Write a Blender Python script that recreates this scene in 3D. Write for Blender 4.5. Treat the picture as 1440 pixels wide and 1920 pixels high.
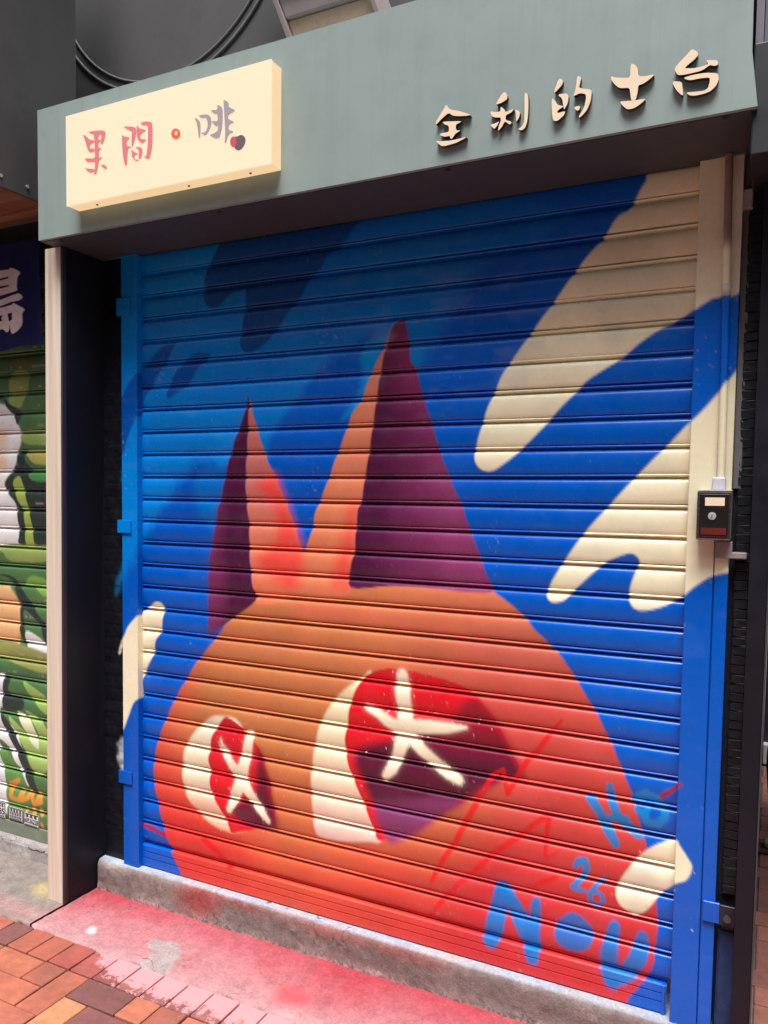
import bpy, bmesh, math, random
import numpy as np
from mathutils import Vector, Matrix

for o in list(bpy.data.objects):
    bpy.data.objects.remove(o, do_unlink=True)
scene = bpy.context.scene
COL = scene.collection
R = math.radians

# ------------------------------------------------------------------ camera
cam_data = bpy.data.cameras.new('camera')
cam = bpy.data.objects.new('camera', cam_data)
COL.objects.link(cam)
scene.camera = cam
cam_data.sensor_fit = 'VERTICAL'
cam_data.sensor_height = 24.0
cam_data.sensor_width = 18.0
cam_data.lens = 24.0 * 1478.4 / 1920.0
cam_data.shift_x = (720.0 - 717.47) / 1920.0
cam_data.shift_y = (1018.63 - 960.0) / 1920.0
cam_data.clip_start = 0.02
cam_data.clip_end = 500.0
yaw, pitch, roll = R(-26.277), R(-3.305), R(0.8027)
fwd = Vector((math.sin(yaw) * math.cos(pitch), math.cos(yaw) * math.cos(pitch), math.sin(pitch)))
rgt = Vector((math.cos(yaw), -math.sin(yaw), 0))
up = rgt.cross(fwd)
r2 = rgt * math.cos(roll) + up * math.sin(roll)
u2 = -rgt * math.sin(roll) + up * math.cos(roll)
m = Matrix((r2, u2, -fwd)).transposed().to_4x4()
m.translation = Vector((1.954, -2.0587, 1.4068))
cam.matrix_world = m

# ------------------------------------------------------------------ sky, sun, exposure
SUN_EL, SUN_AZ = 68.0, 168.0      # azimuth clockwise from +Y: light comes from the street, slightly from the right
world = bpy.data.worlds.new('World')
scene.world = world
world.use_nodes = True
wn, wl = world.node_tree.nodes, world.node_tree.links
bg = wn['Background']
sky = wn.new('ShaderNodeTexSky')
sky.sky_type = 'NISHITA'
sky.sun_disc = False
sky.sun_elevation = R(SUN_EL)
sky.sun_rotation = R(SUN_AZ)
sky.dust_density = 4.0
sky.ozone_density = 1.0
hs = wn.new('ShaderNodeHueSaturation')
hs.inputs['Saturation'].default_value = 0.55
wl.new(sky.outputs[0], hs.inputs['Color'])
wl.new(hs.outputs[0], bg.inputs[0])
bg.inputs[1].default_value = 0.055
sun_data = bpy.data.lights.new('sun', 'SUN')
sun_data.energy = 1.5
sun_data.angle = R(28)
sun_data.color = (0.985, 0.985, 1.0)
sun = bpy.data.objects.new('sun', sun_data)
COL.objects.link(sun)
sd = Vector((math.sin(R(SUN_AZ)) * math.cos(R(SUN_EL)), math.cos(R(SUN_AZ)) * math.cos(R(SUN_EL)), math.sin(R(SUN_EL))))
sun.rotation_euler = sd.to_track_quat('Z', 'Y').to_euler()
scene.view_settings.view_transform = 'Standard'
scene.view_settings.look = 'None'
scene.view_settings.gamma = 1.0
scene.view_settings.use_curve_mapping = False
scene.view_settings.exposure = 1.8
scene.render.engine = 'CYCLES'

# ------------------------------------------------------------------ helpers
def lin(r, g, b, k=1.0):
    def f(c):
        c /= 255.0
        return (c / 12.92 if c <= 0.04045 else ((c + 0.055) / 1.055) ** 2.4) * k
    return np.array([f(r), f(g), f(b)])

def tag(o, label=None, cat=None, group=None, kind=None):
    if label: o['label'] = label
    if cat: o['category'] = cat
    if group: o['group'] = group
    if kind: o['kind'] = kind
    return o

def empty(name, loc=(0, 0, 0)):
    o = bpy.data.objects.new(name, None)
    o.empty_display_size = 0.05
    o.location = loc
    COL.objects.link(o)
    return o

def link(name, me, mat, parent=None, smooth=False):
    o = bpy.data.objects.new(name, me)
    COL.objects.link(o)
    if mat is not None and not me.materials:
        me.materials.append(mat)
    if parent is not None:
        o.parent = parent
        o.location = -Vector(parent.location)
    if smooth:
        me.polygons.foreach_set('use_smooth', np.ones(len(me.polygons), dtype=bool))
    return o

def from_bm(name, bm, mat, parent=None, smooth=False):
    me = bpy.data.meshes.new(name)
    bm.normal_update()
    bm.to_mesh(me)
    bm.free()
    return link(name, me, mat, parent, smooth)

def add_box(bm, a, b, bevel=0.0, seg=2):
    a = Vector(a); b = Vector(b)
    r = bmesh.ops.create_cube(bm, size=1.0)
    vs = r['verts']
    for v in vs:
        v.co = Vector([(a[i] + b[i]) / 2 + v.co[i] * (b[i] - a[i]) for i in range(3)])
    if bevel:
        es = list({e for v in vs for e in v.link_edges})
        bmesh.ops.bevel(bm, geom=es, offset=bevel, segments=seg, profile=0.5, affect='EDGES')

def box(name, a, b, mat, parent=None, bevel=0.0, seg=2):
    bm = bmesh.new()
    add_box(bm, a, b, bevel, seg)
    return from_bm(name, bm, mat, parent)

def add_cyl(bm, p0, p1, r, seg=16, r1=None):
    p0 = Vector(p0); p1 = Vector(p1)
    d = p1 - p0
    q = d.to_track_quat('Z', 'Y').to_matrix().to_4x4()
    q.translation = (p0 + p1) / 2
    bmesh.ops.create_cone(bm, cap_ends=True, segments=seg, radius1=r, radius2=r if r1 is None else r1, depth=d.length, matrix=q)

def add_prism(bm, poly, y0, y1):
    """polygon of (x, z) extruded from y0 (front, nearer the street) to y1"""
    f = [bm.verts.new((x, y0, z)) for x, z in poly]
    b = [bm.verts.new((x, y1, z)) for x, z in poly]
    n = len(poly)
    fa = bm.faces.new(f)
    bm.faces.new(b[::-1])
    for i in range(n):
        bm.faces.new((f[i], b[i], b[(i + 1) % n], f[(i + 1) % n]))
    bmesh.ops.recalc_face_normals(bm, faces=bm.faces[:])

def chaikin(p, n=1):
    for _ in range(n):
        q = []
        for i in range(len(p)):
            a, b = p[i], p[(i + 1) % len(p)]
            q.append((a[0] * .8 + b[0] * .2, a[1] * .8 + b[1] * .2))
            q.append((a[0] * .2 + b[0] * .8, a[1] * .2 + b[1] * .8))
        p = q
    return p

# ------------------------------------------------------------------ materials
def node_mat(name):
    mt = bpy.data.materials.new(name)
    mt.use_nodes = True
    nt = mt.node_tree
    return mt, nt.nodes, nt.links, nt.nodes['Principled BSDF']

def mix_rgb(n, l, fac, a, b, blend='MIX'):
    x = n.new('ShaderNodeMix')
    x.data_type = 'RGBA'
    x.blend_type = blend
    for sock, val in ((x.inputs[0], fac), (x.inputs[6], a), (x.inputs[7], b)):
        if hasattr(val, 'links'): l.new(val, sock)
        elif isinstance(val, (int, float)): sock.default_value = val
        else: sock.default_value = (*val, 1.0)
    return x.outputs[2]

def noise(n, l, scale, detail=4, rough=0.55, vec=None, dist=0.0):
    t = n.new('ShaderNodeTexNoise')
    t.inputs['Scale'].default_value = scale
    t.inputs['Detail'].default_value = detail
    t.inputs['Roughness'].default_value = rough
    t.inputs['Distortion'].default_value = dist
    if vec is not None: l.new(vec, t.inputs['Vector'])
    return t.outputs[0]

def ramp(n, l, src, p0, p1, c0=(0, 0, 0), c1=(1, 1, 1)):
    r = n.new('ShaderNodeValToRGB')
    r.color_ramp.elements[0].position = p0
    r.color_ramp.elements[1].position = p1
    r.color_ramp.elements[0].color = (*c0, 1)
    r.color_ramp.elements[1].color = (*c1, 1)
    l.new(src, r.inputs[0])
    return r.outputs[0]

def geo(n): return n.new('ShaderNodeNewGeometry').outputs['Position']

def bump(n, l, bsdf, src, strength, dist=0.002):
    b = n.new('ShaderNodeBump')
    b.inputs['Strength'].default_value = strength
    b.inputs['Distance'].default_value = dist
    l.new(src, b.inputs['Height'])
    l.new(b.outputs[0], bsdf.inputs['Normal'])

def flat_mat(name, col, rough=0.6, var=0.12, scale=9.0, spec=0.5, bstr=0.0, bscale=120.0, metal=0.0, stretch=None, grime=0.0, streak=0.0):
    mt, n, l, b = node_mat(name)
    p = geo(n)
    if stretch:
        mp = n.new('ShaderNodeMapping')
        mp.inputs['Scale'].default_value = stretch
        l.new(p, mp.inputs[0])
        p = mp.outputs[0]
    col = np.array(col)
    f = noise(n, l, scale, 6, 0.6, p)
    c = mix_rgb(n, l, f, tuple(np.clip(col * (1 - var * 2), 0, 1)), tuple(np.clip(col * (1 + var * 2), 0, 1)))
    if streak:
        mp2 = n.new('ShaderNodeMapping'); mp2.inputs['Scale'].default_value = (22, 22, 1.3); l.new(geo(n), mp2.inputs[0])
        g = ramp(n, l, noise(n, l, 1.0, 8, 0.7, mp2.outputs[0]), 0.5, 0.8)
        c = mix_rgb(n, l, g, c, tuple(col * (1 - streak)))
    if grime:
        g = ramp(n, l, noise(n, l, scale * 2.7, 8, 0.7, p), 0.52, 0.75)
        c = mix_rgb(n, l, g, c, tuple(col * (1 - grime)))
    l.new(c, b.inputs['Base Color'])
    rr = ramp(n, l, noise(n, l, scale * 3, 4, 0.6, p), 0.3, 0.7, (max(rough - .1, .05),) * 3, (min(rough + .1, 1),) * 3)
    l.new(rr, b.inputs['Roughness'])
    b.inputs['Specular IOR Level'].default_value = spec
    b.inputs['Metallic'].default_value = metal
    if bstr: bump(n, l, b, noise(n, l, bscale, 5, 0.6, p), bstr)
    return mt

def paint_mat(name, rough=0.4, spec=0.5, var=0.06, bstr=0.05, scale=6.0, dirt=0.0, bscale=260.0, bdist=0.0015):
    """colour comes from the sprayed or brushed paint stored on the mesh; grain, dirt and gloss from noise"""
    mt, n, l, b = node_mat(name)
    a = n.new('ShaderNodeAttribute')
    a.attribute_name = 'paint'
    p = geo(n)
    f = noise(n, l, scale, 6, 0.65, p)
    k = ramp(n, l, f, 0.3, 0.7, (1 - var * 2,) * 3, (1 + var,) * 3)
    c = mix_rgb(n, l, 1.0, a.outputs['Color'], k, 'MULTIPLY')
    if dirt:
        d = ramp(n, l, noise(n, l, 42.0, 8, 0.72, p), 0.56, 0.72)
        dm = n.new('ShaderNodeMath'); dm.operation = 'MULTIPLY'; dm.inputs[1].default_value = dirt
        l.new(d, dm.inputs[0])
        c = mix_rgb(n, l, dm.outputs[0], c, (0.16, 0.14, 0.13))
    l.new(c, b.inputs['Base Color'])
    rr = ramp(n, l, noise(n, l, 18.0, 5, 0.6, p), 0.3, 0.7, (max(rough - .07, .05),) * 3, (min(rough + .12, 1),) * 3)
    l.new(rr, b.inputs['Roughness'])
    b.inputs['Specular IOR Level'].default_value = spec
    if bstr: bump(n, l, b, noise(n, l, bscale, 6, 0.65, p), bstr, bdist)
    return mt

def gritty_mat(name):
    """old concrete under spray dust: coarse stains, fine grit, dark pits"""
    mt, n, l, b = node_mat(name)
    a = n.new('ShaderNodeAttribute'); a.attribute_name = 'paint'
    p = geo(n)
    k = ramp(n, l, noise(n, l, 24, 8, .72, p), .3, .7, (.74,) * 3, (1.10,) * 3)
    c = mix_rgb(n, l, 1.0, a.outputs['Color'], k, 'MULTIPLY')
    k = ramp(n, l, noise(n, l, 110, 8, .8, p), .32, .68, (.66,) * 3, (1.18,) * 3)
    c = mix_rgb(n, l, 1.0, c, k, 'MULTIPLY')
    pits = ramp(n, l, noise(n, l, 60, 8, .8, p), .635, .675)
    c = mix_rgb(n, l, pits, c, (.10, .075, .07))
    pale = ramp(n, l, noise(n, l, 48, 8, .8, p), .66, .76)
    c = mix_rgb(n, l, pale, c, (.56, .48, .46))
    vo = n.new('ShaderNodeTexVoronoi'); vo.feature = 'DISTANCE_TO_EDGE'; vo.inputs['Scale'].default_value = 5.0
    wv = n.new('ShaderNodeVectorMath'); wv.operation = 'ADD'
    nz = n.new('ShaderNodeTexNoise'); nz.inputs['Scale'].default_value = 14; nz.inputs['Detail'].default_value = 6; l.new(p, nz.inputs['Vector'])
    sc = n.new('ShaderNodeVectorMath'); sc.operation = 'SCALE'; sc.inputs['Scale'].default_value = .16; l.new(nz.outputs['Color'], sc.inputs[0])
    l.new(p, wv.inputs[0]); l.new(sc.outputs[0], wv.inputs[1]); l.new(wv.outputs[0], vo.inputs['Vector'])
    crack = ramp(n, l, vo.outputs['Distance'], .004, .012, (1, 1, 1), (0, 0, 0))
    gate = ramp(n, l, noise(n, l, 4.0, 3, .6, p), .52, .6)
    cg = n.new('ShaderNodeMath'); cg.operation = 'MULTIPLY'; l.new(crack, cg.inputs[0]); l.new(gate, cg.inputs[1])
    c = mix_rgb(n, l, cg.outputs[0], c, (.12, .085, .08))
    l.new(c, b.inputs['Base Color'])
    b.inputs['Roughness'].default_value = .92
    b.inputs['Specular IOR Level'].default_value = .2
    bump(n, l, b, noise(n, l, 150, 8, .75, p), .8, .004)
    return mt

# ------------------------------------------------------------------ paint engine: spray shapes laid over one another on a flat (u, v) surface
rng = np.random.default_rng(7)
_tab = rng.random((512, 512)).astype(np.float32)

def vnoise(u, v, s, seed=0):
    a = u * s + seed * 17.3 + 200.0
    b = v * s + seed * 7.9 + 200.0
    i = np.floor(a).astype(int); j = np.floor(b).astype(int)
    fu = a - i; fv = b - j
    fu = fu * fu * (3 - 2 * fu); fv = fv * fv * (3 - 2 * fv)
    t = lambda x, y: _tab[x % 512, y % 512]
    return (t(i, j) * (1 - fu) + t(i + 1, j) * fu) * (1 - fv) + (t(i, j + 1) * (1 - fu) + t(i + 1, j + 1) * fu) * fv

def fbm(u, v, s, seed=0, n=3):
    r = 0; w = 0.5; tot = 0
    for k in range(n):
        r = r + w * vnoise(u, v, s * 2 ** k, seed + k * 3); tot += w; w *= 0.55
    return r / tot

def spline(poly, k=4):
    p = np.array(poly, dtype=np.float64)
    n = len(p)
    out = []
    for i in range(n):
        p0, p1, p2, p3 = p[i - 1], p[i], p[(i + 1) % n], p[(i + 2) % n]
        for t in np.arange(k) / k:
            out.append(0.5 * ((2 * p1) + (p2 - p0) * t + (2 * p0 - 5 * p1 + 4 * p2 - p3) * t * t + (3 * p1 - p0 - 3 * p2 + p3) * t ** 3))
    return np.array(out)

def poly_sd(u, v, poly):
    """signed distance, positive inside"""
    d2 = np.full(u.shape, 1e9)
    ins = np.zeros(u.shape, dtype=bool)
    n = len(poly)
    for i in range(n):
        ax, ay = poly[i]; bx, by = poly[(i + 1) % n]
        ex, ey = bx - ax, by - ay
        wx, wy = u - ax, v - ay
        L = ex * ex + ey * ey
        if L < 1e-14: continue
        t = np.clip((wx * ex + wy * ey) / L, 0, 1)
        d2 = np.minimum(d2, (wx - ex * t) ** 2 + (wy - ey * t) ** 2)
        if abs(ey) > 1e-12:
            ins ^= ((ay > v) != (by > v)) & (u < ex * (v - ay) / ey + ax)
    d = np.sqrt(d2)
    return np.where(ins, d, -d)

def stroke_sd(u, v, pts):
    d = np.full(u.shape, -1e9)
    for (ax, ay, aw), (bx, by, bw) in zip(pts[:-1], pts[1:]):
        ex, ey = bx - ax, by - ay
        L = max(ex * ex + ey * ey, 1e-14)
        t = np.clip(((u - ax) * ex + (v - ay) * ey) / L, 0, 1)
        q = np.sqrt((u - ax - ex * t) ** 2 + (v - ay - ey * t) ** 2)
        d = np.maximum(d, (aw + (bw - aw) * t) / 2 - q)
    return d

class Canvas:
    def __init__(self, u, v, base):
        self.u = np.asarray(u, dtype=np.float64); self.v = np.asarray(v, dtype=np.float64)
        self.c = np.empty((len(self.u), 3)); self.c[:] = base
        self.grain = np.random.default_rng(3).random(len(self.u))
    def put(self, shape, col, soft=0.004, alpha=1.0, stroke=False, smooth=True, grain=0.0, wob=0.0):
        p = np.array([q[:2] for q in shape])
        w = max(q[2] for q in shape) if stroke else 0
        mg = soft * 5 + w + 0.01
        k = np.where((self.u > p[:, 0].min() - mg) & (self.u < p[:, 0].max() + mg) & (self.v > p[:, 1].min() - mg) & (self.v < p[:, 1].max() + mg))[0]
        if len(k) == 0: return
        u, v = self.u[k], self.v[k]
        sd = stroke_sd(u, v, shape) if stroke else poly_sd(u, v, spline(shape) if smooth else shape)
        if wob: sd = sd + (vnoise(u, v, 60, 5) - .5) * wob
        t = np.clip((sd + soft) / (2 * soft), 0, 1)
        a = t * t * (3 - 2 * t)
        if grain:                       # stray droplets around the edge of a spray pass
            far = np.clip((sd + soft * 5) / (soft * 5), 0, 1) ** 2
            dr = np.clip((vnoise(u, v, 230, 13) + .25 * (vnoise(u, v, 90, 15) - .5) - (1 - .30 * grain * far)) / .08, 0, 1) * (sd < 0)
            a = np.maximum(a, dr * .75)
        al = alpha(u, v) if callable(alpha) else alpha
        a = (a * al)[:, None]
        cc = col(u, v) if callable(col) else col
        self.c[k] = self.c[k] * (1 - a) + cc * a

def grad(u, v, stops, f):
    """piecewise linear colour along the scalar field f"""
    pos = np.array([s[0] for s in stops])
    cols = np.array([s[1] for s in stops])
    return np.stack([np.interp(f, pos, cols[:, i]) for i in range(3)], axis=-1)

def grid_mesh(name, P, colors=None, smooth=True, flip=False):
    """P: (rows, cols, 3) array"""
    r, c, _ = P.shape
    idx = np.arange(r * c).reshape(r, c)
    q = np.stack([idx[:-1, :-1], idx[1:, :-1], idx[1:, 1:], idx[:-1, 1:]], -1).reshape(-1, 4)
    if flip: q = q[:, ::-1]
    me = bpy.data.meshes.new(name)
    me.vertices.add(r * c)
    me.vertices.foreach_set('co', P.reshape(-1).astype(np.float32))
    me.loops.add(q.size)
    me.loops.foreach_set('vertex_index', q.reshape(-1).astype(np.int32))
    me.polygons.add(len(q))
    me.polygons.foreach_set('loop_start', np.arange(0, q.size, 4, dtype=np.int32))
    me.polygons.foreach_set('use_smooth', np.full(len(q), smooth, dtype=bool))
    me.update(calc_edges=True)
    if colors is not None: set_paint(me, colors)
    return me

def set_paint(me, colors):
    at = me.color_attributes.new('paint', 'FLOAT_COLOR', 'POINT')
    full = np.ones((len(me.vertices), 4), dtype=np.float32)
    full[:, :3] = np.clip(colors, 0, 1)
    at.data.foreach_set('color', full.reshape(-1))

def verts_of(me):
    a = np.empty(len(me.vertices) * 3, dtype=np.float32)
    me.vertices.foreach_get('co', a)
    return a.reshape(-1, 3).astype(np.float64)

# ------------------------------------------------------------------ outlines of paint and lettering, in metres on their own surfaces (x, z) or (x, z, width)
T = {
 'light_area': [(-.137,2.549),(1.377,2.180),(1.234,2.037),(1.190,1.970),(1.160,1.945),(1.114,1.872),(1.062,1.802),(1.030,1.785),(.970,1.672),(.794,1.679),(.646,1.620),(.529,1.490),(.468,1.457),(.364,1.491),(.288,1.526),(.213,1.481),(.147,1.399),(.091,1.335),(.041,1.270),(-.002,1.214),(-.066,1.129),(-.150,1.041)],
 'deep_band': [(.901,1.889),(.851,1.862),(.792,1.838),(.732,1.808),(.692,1.763),(.658,1.721),(.593,1.654),(.535,1.562),(.569,1.457),(.762,1.298),(.887,1.458),(.859,1.676),(.865,1.769),(.881,1.845)],
 'ear_glow': [(.884,1.860),(.857,1.819),(.870,1.738),(.795,1.632),(.901,1.705),(.958,1.854)],
 'glow_right': [(1.009,1.850),(1.062,1.805),(1.043,1.774),(1.022,1.775)],
 'light2': [(.255,1.465),(.321,1.491),(.448,1.355),(.407,1.286),(.299,1.309),(.255,1.386)],
 'navy': [(.348,2.201),(.334,2.180),(.319,2.160),(.298,2.123),(.284,2.051),(.298,2.016),(.327,2.005),(.355,2.016),(.390,2.041),(.431,2.050),(.448,2.049),(.449,2.002),(.439,1.948),(.429,1.888),(.439,1.865),(.466,1.855),(.500,1.866),(.540,1.891),(.585,1.936),(.617,1.976),(.655,2.009),(.686,2.059),(.723,2.086),(.747,2.119),(.783,2.141),(.818,2.172),(.829,2.231),(.375,2.230)],
 'swoosh1': [(.169,1.909),(.119,1.899),(.068,1.868),(.032,1.835),(-.009,1.818),(-.063,1.757),(-.090,1.698),(-.112,1.639),(-.113,1.538),(-.070,1.545),(-.048,1.601),(-.010,1.668),(.021,1.698),(.037,1.733),(.068,1.767),(.083,1.797),(.119,1.833),(.149,1.874)],
 'swoosh2': [(.242,1.864),(.189,1.829),(.164,1.804),(.139,1.763),(.131,1.733),(.141,1.726),(.169,1.739),(.213,1.763),(.237,1.785),(.261,1.817),(.295,1.842),(.309,1.863)],
 'body': [(.311,.911),(.256,.854),(.218,.796),(.180,.743),(.149,.690),(.121,.631),(.094,.572),(.077,.513),(.071,.462),(.073,.406),(.089,.346),(.109,.280),(.128,.228),(.156,.177),(.195,.117),(.210,.052),(.740,-.037),(1.265,-.046),(1.632,-.018),(1.665,.115),(1.684,.153),(1.722,.217),(1.727,.272),(1.732,.336),(1.728,.387),(1.719,.448),(1.705,.507),(1.691,.561),(1.675,.610),(1.658,.665),(1.643,.698),(1.632,.724),(1.611,.771),(1.591,.808),(1.565,.860),(1.539,.897),(1.508,.945),(1.476,.987),(1.439,1.025),(1.397,1.062),(1.364,1.096),(1.321,1.129),(1.274,1.158),(1.207,1.201),(.908,1.208),(.650,1.212),(.511,1.137),(.408,1.027)],
 'ear_l_dark': [(.461,1.717),(.447,1.666),(.425,1.617),(.400,1.555),(.378,1.491),(.360,1.412),(.343,1.362),(.329,1.289),(.316,1.231),(.307,1.165),(.305,1.099),(.305,.996),(.307,.940),(.344,.969),(.415,1.019),(.493,1.075),(.480,1.124),(.471,1.187),(.468,1.251),(.466,1.322),(.457,1.378),(.452,1.449),(.456,1.533),(.460,1.603),(.462,1.658),(.464,1.714)],
 'ear_l_orange': [(.464,1.710),(.461,1.658),(.456,1.533),(.452,1.449),(.457,1.378),(.468,1.251),(.480,1.124),(.493,1.068),(.585,1.075),(.682,1.136),(.665,1.245),(.657,1.259),(.637,1.319),(.599,1.401),(.566,1.470),(.536,1.518),(.515,1.567),(.489,1.637),(.474,1.679)],
 'ear_l_red': [(.499,1.435),(.558,1.473),(.599,1.401),(.637,1.319),(.661,1.259),(.666,1.190),(.634,1.127),(.585,1.137),(.501,1.203),(.567,1.269),(.558,1.366)],
 'ear_r_orange': [(.985,1.911),(.961,1.897),(.948,1.864),(.923,1.815),(.895,1.766),(.867,1.697),(.831,1.646),(.809,1.588),(.783,1.529),(.757,1.463),(.731,1.403),(.708,1.349),(.701,1.308),(.681,1.259),(.666,1.231),(.658,1.190),(.642,1.106),(.845,1.127),(.850,1.306),(.871,1.411),(.892,1.502),(.925,1.694),(.958,1.850)],
 'ear_r_red': [(.819,1.371),(.857,1.378),(.850,1.299),(.840,1.206),(.838,1.139),(.769,1.142),(.791,1.237),(.813,1.304)],
 'ear_r_dark': [(.985,1.914),(.961,1.894),(.948,1.854),(.934,1.808),(.924,1.758),(.914,1.695),(.905,1.631),(.898,1.580),(.888,1.515),(.878,1.463),(.871,1.405),(.857,1.372),(.854,1.332),(.850,1.299),(.847,1.246),(.837,1.206),(.838,1.139),(.970,1.151),(1.109,1.153),(1.209,1.150),(1.280,1.156),(1.260,1.197),(1.232,1.269),(1.205,1.329),(1.185,1.384),(1.157,1.439),(1.136,1.488),(1.115,1.538),(1.094,1.600),(1.069,1.669),(1.051,1.726),(1.036,1.773),(1.022,1.790),(1.018,1.821),(1.010,1.871),(.999,1.910)],
 'cream1': [(1.867,2.228),(1.667,2.215),(1.646,2.190),(1.631,2.167),(1.607,2.126),(1.581,2.114),(1.544,2.063),(1.492,2.007),(1.439,1.937),(1.375,1.855),(1.333,1.798),(1.296,1.749),(1.268,1.689),(1.249,1.647),(1.236,1.604),(1.221,1.551),(1.217,1.517),(1.233,1.490),(1.262,1.482),(1.290,1.495),(1.338,1.532),(1.407,1.599),(1.443,1.640),(1.494,1.690),(1.523,1.718),(1.601,1.764),(1.639,1.796),(1.686,1.826),(1.731,1.847),(1.766,1.868),(1.806,1.892),(1.878,1.928)],
 'cream2': [(1.911,1.730),(1.846,1.694),(1.827,1.669),(1.793,1.627),(1.762,1.595),(1.723,1.552),(1.677,1.503),(1.631,1.453),(1.574,1.387),(1.525,1.329),(1.485,1.271),(1.455,1.222),(1.430,1.173),(1.428,1.151),(1.441,1.139),(1.468,1.143),(1.488,1.161),(1.518,1.194),(1.568,1.243),(1.607,1.266),(1.636,1.276),(1.653,1.268),(1.659,1.253),(1.648,1.222),(1.639,1.191),(1.637,1.160),(1.650,1.138),(1.675,1.134),(1.708,1.143),(1.736,1.157),(1.763,1.174),(1.790,1.201),(1.825,1.227),(1.862,1.239),(1.929,1.257)],
 'cream3': [(-.080,.895),(-.050,.945),(-.003,.990),(.033,1.009),(.064,1.032),(.086,1.042),(.107,1.037),(.118,1.019),(.111,.979),(.104,.943),(.080,.908),(.071,.863),(.049,.823),(.039,.807),(.017,.756),(.002,.704),(-.027,.677),(-.052,.623),(-.083,.561),(-.181,.420),(-.178,.809)],
 'cream4': [(1.768,.562),(1.735,.550),(1.697,.521),(1.664,.477),(1.636,.428),(1.627,.394),(1.638,.365),(1.663,.350),(1.688,.351),(1.712,.378),(1.735,.415),(1.767,.448),(1.795,.465),(1.808,.499),(1.797,.522),(1.778,.549)],
 'eye_l_white': [(.359,.685),(.308,.669),(.248,.613),(.210,.558),(.199,.502),(.199,.446),(.218,.388),(.256,.352),(.308,.320),(.367,.305),(.425,.307),(.481,.354),(.480,.530),(.437,.670)],
 'eye_l_red': [(.380,.685),(.359,.668),(.337,.638),(.319,.605),(.312,.562),(.306,.531),(.314,.496),(.312,.448),(.327,.408),(.360,.366),(.389,.324),(.403,.303),(.439,.313),(.502,.335),(.571,.355),(.574,.384),(.563,.440),(.549,.507),(.528,.561),(.508,.604),(.473,.634),(.423,.668)],
 'eye_l_maroon': [(.508,.599),(.528,.561),(.549,.507),(.563,.440),(.581,.360),(.550,.342),(.481,.337),(.425,.355),(.396,.385),(.439,.417),(.488,.444),(.501,.534)],
 'eye_l_s1': [(.474,.639,.031),(.465,.592,.035),(.449,.531,.041),(.435,.470,.044),(.414,.424,.036),(.392,.376,.019)],
 'eye_l_s2': [(.361,.579,.017),(.395,.540,.026),(.431,.498,.044),(.470,.452,.036),(.509,.407,.028),(.545,.370,.018)],
 'eye_l_s3': [(.359,.608,.007),(.361,.594,.009),(.388,.568,.010)],
 'eye_r_white': [(.913,.886),(.871,.866),(.805,.815),(.750,.742),(.725,.677),(.710,.591),(.705,.534),(.709,.456),(.719,.379),(.742,.355),(.817,.360),(.908,.378),(.950,.391),(.966,.483),(.904,.687)],
 'eye_r_red': [(.901,.885),(.936,.902),(.977,.910),(1.045,.909),(1.128,.900),(1.198,.883),(1.240,.858),(1.267,.832),(1.303,.787),(1.330,.741),(1.351,.705),(1.373,.660),(1.332,.643),(1.262,.600),(1.205,.554),(1.152,.518),(1.108,.479),(1.048,.430),(1.014,.409),(.967,.397),(.938,.390),(.920,.425),(.895,.480),(.864,.540),(.839,.590),(.826,.643),(.822,.680),(.831,.731),(.836,.775),(.854,.826),(.877,.864)],
 'eye_r_maroon': [(.862,.648),(.860,.605),(.894,.540),(.925,.486),(.970,.399),(1.014,.409),(1.048,.430),(1.108,.479),(1.152,.518),(1.205,.554),(1.262,.600),(1.332,.643),(1.373,.660),(1.351,.705),(1.330,.741),(1.303,.787),(1.267,.832),(1.235,.853),(1.199,.833),(1.152,.776),(1.020,.715),(.922,.679)],
 'eye_r_plum': [(.924,.502),(.970,.399),(1.014,.409),(1.048,.430),(1.108,.479),(1.152,.518),(1.189,.551),(1.113,.547),(1.023,.526)],
 'eye_r_s1': [(1.010,.895,.034),(1.011,.850,.047),(1.019,.794,.044),(1.022,.742,.051)],
 'eye_r_s2': [(1.019,.741,.045),(1.087,.752,.040),(1.152,.759,.031),(1.184,.764,.018),(1.208,.768,.007)],
 'eye_r_s3': [(.899,.784,.018),(.932,.772,.023),(.973,.748,.035),(1.020,.731,.045)],
 'eye_r_s4': [(1.020,.726,.051),(1.001,.660,.036),(.981,.614,.035),(.961,.587,.023)],
 'eye_r_s5': [(1.031,.722,.034),(1.077,.682,.034),(1.127,.649,.032),(1.160,.628,.030),(1.190,.616,.027)],
 'scrib1': [(1.475,.827,.007),(1.446,.787,.013),(1.416,.740,.016),(1.385,.704,.016),(1.364,.663,.016),(1.333,.604,.015),(1.326,.630,.014),(1.318,.666,.014),(1.288,.645,.014),(1.261,.591,.016)],
 'scrib1b': [(1.257,.592,.017),(1.235,.542,.018),(1.206,.485,.018),(1.183,.434,.017),(1.148,.379,.016),(1.118,.319,.014),(1.109,.294,.009)],
 'scrib2': [(1.479,.473,.004),(1.442,.444,.008),(1.441,.482,.011),(1.448,.564,.016),(1.412,.537,.014),(1.368,.489,.015),(1.324,.452,.016),(1.290,.422,.015),(1.244,.366,.015),(1.192,.313,.016),(1.156,.269,.015),(1.114,.205,.012)],
 'scrib3': [(1.470,.398,.012),(1.438,.381,.012),(1.405,.358,.009)],
 'scrib4': [(1.775,.706,.008),(1.745,.680,.012),(1.721,.660,.011)],
 'scrib5': [(.012,.252,.013),(.061,.249,.015),(.116,.237,.017)],
 'scrib6': [(.286,.255,.021),(.338,.229,.022),(.397,.188,.020)],
 'tag_h1': [(1.556,.633,.026),(1.580,.600,.025),(1.602,.559,.029),(1.623,.523,.022)],
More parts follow.
